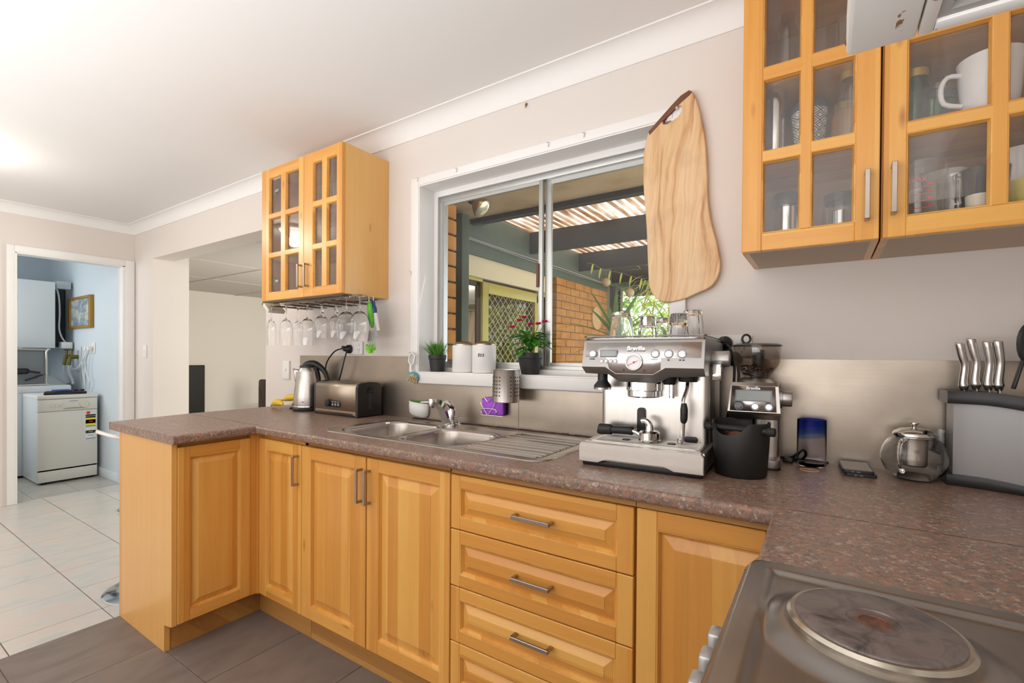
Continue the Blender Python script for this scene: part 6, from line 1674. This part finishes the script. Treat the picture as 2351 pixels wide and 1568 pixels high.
# ================================================================ ROOM LAMP, STOOL, WING FURNITURE
t = thing('oyster_light', 'round frosted oyster ceiling light of the dining side, mirrored in the cabinet glass', 'lamp', (-3.62, -1.40, 2.36))
b = B(); b.lathe([(0, 2.43), (.155, 2.43), (.16, 2.425), (.158, 2.408), (.135, 2.404)], (-3.62, -1.40, 0), 40); part('lamp_base', b, P('lamp_base_white', (.8, .8, .78), .4), t)
b = B(); b.lathe([(.135, 2.405), (.125, 2.385), (.10, 2.366), (.05, 2.358), (0, 2.356)], (-3.62, -1.40, 0), 40); part('lamp_shade', b, P('lit_opal_glass', (1, .98, .93), .3, emit=3.5), t)
lamp('oyster_bulb', 'POINT', (-3.62, -1.40, 2.30), 12, (1.0, .96, .90), .05)
t = thing('bar_stool', 'white seated bar stool with a chrome base, tucked behind the peninsula', 'stool', (-2.372, -.742, 0))
sx, sy = -2.372, -.742
b = B(); b.lathe([(0, .012), (.05, .012), (.19, .006), (.203, .002), (.203, 0), (0, 0)], (sx, sy, 0), 48); part('base_plate', b, CHROME, t)
b = B(); b.cyl((sx, sy, .008), (sx, sy, .74), .028, n=20); part('column', b, CHROME, t)
b = B(); b.tube([(sx + .135 * math.cos(a), sy + .135 * math.sin(a) , .42) for a in [2 * PI * i / 32 for i in range(32)]], .011, 8, closed=True); b.tube([(sx - .13, sy, .42), (sx + .13, sy, .42)], .009, 8); part('foot_ring', b, CHROME, t)
b = B(); rows = []
for j in range(9):
    v = j / 8 * 2 - 1; row = []
    for i in range(9):
        u = i / 8 * 2 - 1; row.append((sx + .185 * u * (1 - .10 * v ** 4), sy + .20 * v * (1 - .08 * u ** 4), .775 + .055 * abs(v) ** 2.2))
    rows.append(row)
b.strip(rows); part('seat', b, P('white_seat_shell', (.82, .81, .78), .3), t, solid=.014, sharp=60)
b = B(); b.cyl((sx, sy, .73), (sx, sy, .77), .07, .09, n=24); part('seat_mount', b, BLACK, t)
t = thing('dark_screen', 'tall dark glossy framed screen against the far wall of the wing', 'screen', (-7.17, 1.49, 0))
b = B(); b.box(-7.195, -7.15, 1.36, 1.60, .0, 1.065, .004); part('screen_frame', b, P('dark_frame', (.03, .022, .016), .5, spec=.2), t)
b = B(); b.box(-7.152, -7.146, 1.375, 1.585, .03, 1.045); part('screen_glass', b, P('dark_gloss', (.014, .011, .008), .45, spec=.2), t)
t = thing('timber_chair', 'dark brown carved timber chair back showing behind the worktop in the wing', 'chair', (-6.6, 2.2, 0))
b = B(); b.prism([(-.16, 0), (.17, 0), (.17, .80), (.10, .845), (-.10, .845), (-.145, .83), (-.155, .79), (-.135, .76), (-.16, .72)], 2.20, 2.25, 'xz', .01)
for v in b.bm.verts: v.co.x += -6.62
part('chair_back', b, P('dark_mahogany', (.045, .016, .006), .4), t)
b = B(); b.box(-6.80, -6.42, 2.24, 2.62, .42, .46, .01); part('seat', b, P('dark_mahogany_2', (.045, .016, .006), .4), t)
for dx in (-6.77, -6.45):
    b = B(); b.box(dx - .02, dx + .02, 2.56, 2.60, 0, .42); part('leg', b, P('dark_mahogany_3', (.045, .016, .006), .4), t)

# ================================================================ LAUNDRY
t = thing('dishwasher', 'slim white dishwasher with two stickers standing in the laundry', 'dishwasher', (-5.70, -.335, 0))
dx0, dx1, dy0, dy1 = -5.955, -5.452, -.552, -.118
b = B(); b.box(dx0, dx1 - .012, dy0, dy1, .02, .80, .003); part('cabinet', b, P('dishwasher_side', (.60, .63, .63), .35), t)
b = B(); b.box(dx0, dx1 + .006, dy0 - .002, dy1 + .002, .797, .832, .006); part('top', b, P('dishwasher_top', (.74, .74, .69), .35), t)
DF = P('dishwasher_front', (.72, .725, .67), .3)
b = B(); b.box(dx1 - .014, dx1, dy0 + .002, dy1 - .002, .682, .792, .003); cp = part('control_panel', b, DF, t)
b = B(); b.box(dx1 - .014, dx1 - .002, dy0 + .002, dy1 - .002, .135, .676, .003); part('door', b, DF, t)
b = B(); b.box(dx1 - .03, dx1 - .006, dy0 + .004, dy1 - .004, .022, .122, .002); part('kick_panel', b, DF, t)
b = B(); b.box(dx1 - .03, dx1 - .012, dy0 + .004, dy1 - .004, .122, .137); part('gap', b, INK, t)
for yy in (dy0 + .05, dy1 - .05):
    b = B(); b.cyl((dx1 - .05, yy, 0), (dx1 - .05, yy, .022), .018, n=12); part('foot', b, BLACK, t)
b = B(); b.lathe([(0, .016), (.030, .016), (.034, .012), (.036, 0)], (dx1, -.222, .735), 28, ax=(1, 0, 0)); b.box(dx1 + .008, dx1 + .022, -.226, -.218, .712, .758, .002); part('program_dial', b, P('cream_dial', (.70, .69, .58), .35), t)
for yy in (-.455, -.42, -.385):
    b = B(); b.lathe([(0, .007), (.013, .007), (.014, .004), (.015, 0)], (dx1, yy, .735), 18, ax=(1, 0, 0)); part('button', b, P('cream_button', (.70, .69, .60), .35), t)
b = B(); b.box(dx1, dx1 + .003, -.33, -.27, .768, .772); part('brand_mark', b, P('grey_print', (.15, .15, .15), .5), t)
b = B(); b.prism([(-.38, .695), (-.22, .695), (-.24, .706), (-.30, .710), (-.36, .706)], dx1 - .001, dx1 + .003, 'yz'); part('door_grip', b, P('grip_shadow_plastic', (.42, .38, .28), .5), t)  # grip plate in a tan plastic
def sticker(z0, z1, bands, words):
    b = B(); b.box(dx1 - .003, dx1 - .0012, -.212, -.132, z0, z1); s = part('sticker', b, P('sticker_white', (.80, .82, .80), .5), t)
    for (a, c, m) in bands:
        q = B(); q.box(dx1 - .0015, dx1 - .0006, -.210, -.134, z0 + (z1 - z0) * a, z0 + (z1 - z0) * c); part('printed_band', q, m, s)
    for (w, zz_, sz, m) in words: text('lettering', w, sz, m, s, (dx1 - .0003, -.172, z0 + (z1 - z0) * zz_), (0, 1, 0), (0, 0, 1), ext=.0003)
YEL = P('sticker_yellow', (.85, .75, .04), .5); SR = P('sticker_red', (.75, .06, .04), .5); SB = P('sticker_blue', (.10, .20, .50), .5)
sticker(.505, .648, [(.02, .09, P('sticker_green', (.1, .4, .12), .5)), (.09, .62, YEL), (.24, .50, P('sticker_white_2', (.85, .85, .82), .5)), (.62, .86, INK)], [('ENERGY RATING', .74, .009, P('sticker_letters', (.85, .85, .85), .5)), ('298', .37, .022, SR)])
b = B(); b.lathe([(0, .0012), (.016, .0012), (.016, 0)], (dx1 - .002, -.19, .645), 18, ax=(1, 0, 0)); part('red_seal', b, SR, t)
sticker(.385, .500, [(.02, .08, SB), (.50, .74, INK)], [('WATER', .62, .010, P('sticker_letters_2', (.85, .85, .85), .5)), ('RATING', .32, .013, SB)])
# things on the dishwasher
b = B(); b.prism([(-5.60, -.47), (-5.50, -.50), (-5.46, -.20), (-5.70, -.20), (-5.72, -.44)], .8325, .858, 'xy', .006); tag(obj('black_folder', b, P('black_folder', (.015, .015, .016), .45)), 'black folder lying on the dishwasher top', 'folder')
b = B(); b.box(-5.62, -5.50, -.42, -.30, .8585, .876, .004); tag(obj('blue_notebook', b, P('blue_cover', (.03, .07, .22), .5)), 'small blue notebook on the black folder', 'book')
t = thing('sunglasses', 'dark folded sunglasses on the right of the black folder', 'glasses', (-5.54, -.24, .8585))
for yy in (-.262, -.215):
    b = B(); b.sph((-5.53, yy, .868), .019, 12, sc=(.5, 1, .5)); part('lens', b, BLACK, t)
b = B(); b.tube([(-5.53, -.28, .872), (-5.58, -.275, .868), (-5.60, -.22, .866)], .003, 6); part('temple', b, BLACK, t)
# washing machine
t = thing('washing_machine', 'white top loading washing machine with its grey glass lid raised', 'washing machine', (-6.27, -.55, 0))
WM = P('washer_white', (.66, .70, .73), .35)
b = B(); b.box(-6.58, -5.965, -1.10, -.20, .02, .86, .015); part('cabinet', b, WM, t)
b = B(); b.box(-6.59, -5.955, -1.11, -.19, .83, .90, .018); part('top_deck', b, P('washer_top', (.74, .77, .79), .3), t)
b = B(); rows = []
for k in range(9):
    a = PI * k / 8; rows.append([(-6.57 + .13 * (1 - math.cos(a)) , y, .895 + .115 * math.sin(a) * e) for y, e in ((-.86, .9), (-.40, 1.0), (-.26, .88), (-.18, .5), (-.14, .05))])
b.strip(rows); part('control_console', b, P('washer_console', (.74, .77, .79), .28), t, sharp=60)
b = B(); b.box(-6.48, -6.38, -.52, -.30, 1.000, 1.012, .003); part('console_window', b, P('console_grey', (.30, .34, .37), .2), t)
b = B(); b.box(-6.02, -6.012, -1.0, -.385, .915, 1.255, .003); part('lid_glass', b, P('grey_lid_glass', (.21, .225, .235), .15), t)
b = B(); b.tube([(-6.005, -1.02, .910), (-6.005, -.40, .910), (-6.005, -.375, .93), (-6.005, -.375, 1.24), (-6.005, -.395, 1.262), (-6.005, -1.02, 1.262)], .010, 8); part('lid_rim', b, P('lid_rim_metal', (.62, .58, .52), .3, .9), t)
b = B(); b.box(-6.000, -5.985, -.80, -.50, 1.02, 1.075, .02); b.bar((-5.99, -.5, 1.045), (-5.99, -.42, 1.03), .010, .02, .003); part('lid_latch', b, P('latch_black', (.03, .028, .03), .4), t)
b = B(); b.bar((-5.995, -.53, .955), (-5.995, -.40, 1.01), .012, .012, .003); part('lid_stay', b, BLACK, t)
t = thing('laundry_pot', 'tall grey pot with a black knobbed lid behind the raised washing machine lid', 'pot', (-6.165, -.62, .9))
b = B(); b.lathe([(0, .902), (.118, .902), (.122, .908), (.122, 1.255), (0, 1.255)], (-6.165, -.62, 0), 32); part('pot_body', b, P('grey_pot', (.30, .32, .33), .3, .5), t)
b = B(); b.lathe([(0, 1.30), (.03, 1.298), (.11, 1.275), (.128, 1.264), (.128, 1.2555), (0, 1.2555)], (-6.165, -.62, 0), 32); part('lid', b, P('grey_lid', (.45, .47, .48), .25, .5), t)
b = B(); b.lathe([(0, 1.33), (.014, 1.328), (.018, 1.318), (.007, 1.31), (.007, 1.296), (0, 1.296)], (-6.165, -.62, 0), 16); part('knob', b, BLACK, t)
# white wall cupboard
t = thing('laundry_cupboard', 'plain white wall cupboard above the washing machine', 'cabinet', (-6.45, -.65, 1.28))
b = B(); b.box(-6.62, -6.31, -1.20, -.245, 1.285, 1.985, .002); part('carcass', b, P('cupboard_white', (.74, .78, .80), .3), t)
b = B(); b.box(-6.309, -6.290, -1.20, -.243, 1.283, 1.987, .002); part('door', b, P('cupboard_door', (.84, .87, .88), .18), t)
b = B(); b.box(-7.19, -6.60, -.235, -.10, 1.30, 1.98, .004); tag(obj('gap_shade_board', b, P('dark_gap_board', (.06, .065, .08), .8)), 'dark board added as the shade in the gap beside the laundry cupboard', 'board')  # dark board put in for the shade of the empty gap
b = B(); b.tube([(-6.42, -.225, 1.95), (-6.40, -.205, 1.92), (-6.39, -.19, 1.82), (-6.39, -.185, 1.65), (-6.39, -.19, 1.5), (-6.38, -.17, 1.40), (-6.37, -.14, 1.34), (-6.36, -.13, 1.28), (-6.33, -.12, 1.15), (-6.26, -.12, 1.07), (-6.10, -.12, 1.06), (-5.98, -.11, 1.12), (-5.86, -.10, 1.24), (-5.80, -.095, 1.30)], .008, 7)
tag(obj('white_hose', b, WPLA), 'white hose dropping beside the cupboard and looping to the socket', 'hose')
b = B(); b.box(-6.40, -6.30, -.19, -.10, 1.28, 1.35, .004); tag(obj('hose_box', b, WPLA), 'small white box at the foot of the gap beside the cupboard', 'box')
b = B(); b.box(-6.45, -6.35, -.22, -.10, 1.93, 2.01, .004); tag(obj('bracket', b, P('grey_bracket', (.55, .6, .63), .4)), 'grey bracket at the top of the gap beside the cupboard', 'bracket')
t = thing('laundry_taps', 'pair of old brass washing machine taps on the laundry wall', 'tap', (-6.3, -.11, 1.1))
BR = P('old_brass', (.20, .17, .05), .4, .8)
for xx in (-6.34, -6.18):
    b = B(); b.cyl((xx, -.083, 1.19), (xx, -.15, 1.19), .022, n=14); b.cyl((xx, -.14, 1.19), (xx, -.14, 1.26), .012, n=12); b.cyl((xx, -.15, 1.19), (xx, -.16, 1.10), .016, n=12); part('tap_body', b, BR, t)
    b = B(); b.bar((xx - .045, -.14, 1.265), (xx + .045, -.14, 1.265), .02, .012, .003); part('handle', b, P('dark_handle', (.05, .05, .04), .5), t)
    b = B(); b.tube([(xx, -.16, 1.10), (xx + .01, -.16, 1.02), (xx + .06, -.15, .95), (xx + .1, -.15, .90)], .012, 8); part('hose', b, P('grey_hose', (.55, .6, .62), .5), t)
# socket, plugs and leads on the laundry wall
t = outlet('laundry_socket', 'white double socket low on the laundry wall with white plugs', -5.72, 1.285, -.083, .16, .11)
for i, xx in enumerate((-5.80, -5.70)):
    p_ = thing('white_plug', ['white plug in the laundry socket, left one', 'white plug in the laundry socket, right one'][i], 'plug', (xx, -.1, 1.275), 'plugs in the laundry socket')
    b = B(); b.box(xx - .022, xx + .022, -.135, -.094, 1.255, 1.30, .008); part('plug_body', b, WPLA, p_)
    b = B(); b.tube([(xx, -.13, 1.27), (xx - .03, -.14, 1.18), (xx - .06, -.13, 1.05), (xx - .03 + .05 * i, -.12, .94), (xx - .05, -.11, .86)], .005, 6); part('lead', b, P('pale_lead', (.66, .69, .69), .5), p_)
for i, (xa, lab) in enumerate(((-6.06, 'thin grey cable clipped down the laundry wall, left of the socket leads'), (-5.92, 'second thin grey cable on the laundry wall, nearer the socket'))):
    b = B(); b.tube([(xa, -.09, 1.30 - .1 * i), (xa + .01, -.09, 1.1), (xa - .02, -.09, .85)], .004, 6); tag(obj('wall_cable', b, P('grey_cable', (.40, .44, .46), .5)), lab, 'cable')
# picture
t = thing('framed_picture', 'small gold framed flower picture on the blue laundry wall', 'picture', (-6.03, -.10, 1.67))
fx0, fx1, fz0, fz1 = -6.395, -5.685, 1.495, 1.832
GF = P('gold_frame', (.36, .20, .04), .4, .3)
b = B()
for (a0, a1, c0_, c1_) in ((fx0, fx0 + .05, fz0, fz1), (fx1 - .05, fx1, fz0, fz1), (fx0 + .05, fx1 - .05, fz1 - .028, fz1), (fx0 + .05, fx1 - .05, fz0, fz0 + .028)): b.box(a0, a1, -.118, -.083, c0_, c1_, .004)
part('frame', b, GF, t)
def mk_pic():
    m, nt, p = newmat('flower_print'); v = coords(nt, (6, 1, 12)); a = nd(nt, 'ShaderNodeTexNoise', {'Vector': v, 'Scale': 1.2, 'Detail': 4.0, 'Distortion': 1.0})
    nt.links.new(ramp(nt, a.outputs[0], [(.3, (.20, .25, .30)), (.46, (.30, .38, .44)), (.56, (.48, .52, .48)), (.66, (.66, .60, .42)), (.8, (.62, .66, .66))]), p.inputs['Base Color']); p.inputs['Roughness'].default_value = .15; return m
b = B(); b.box(fx0 + .048, fx1 - .048, -.104, -.098, fz0 + .026, fz1 - .026); part('print', b, mk_pic(), t)
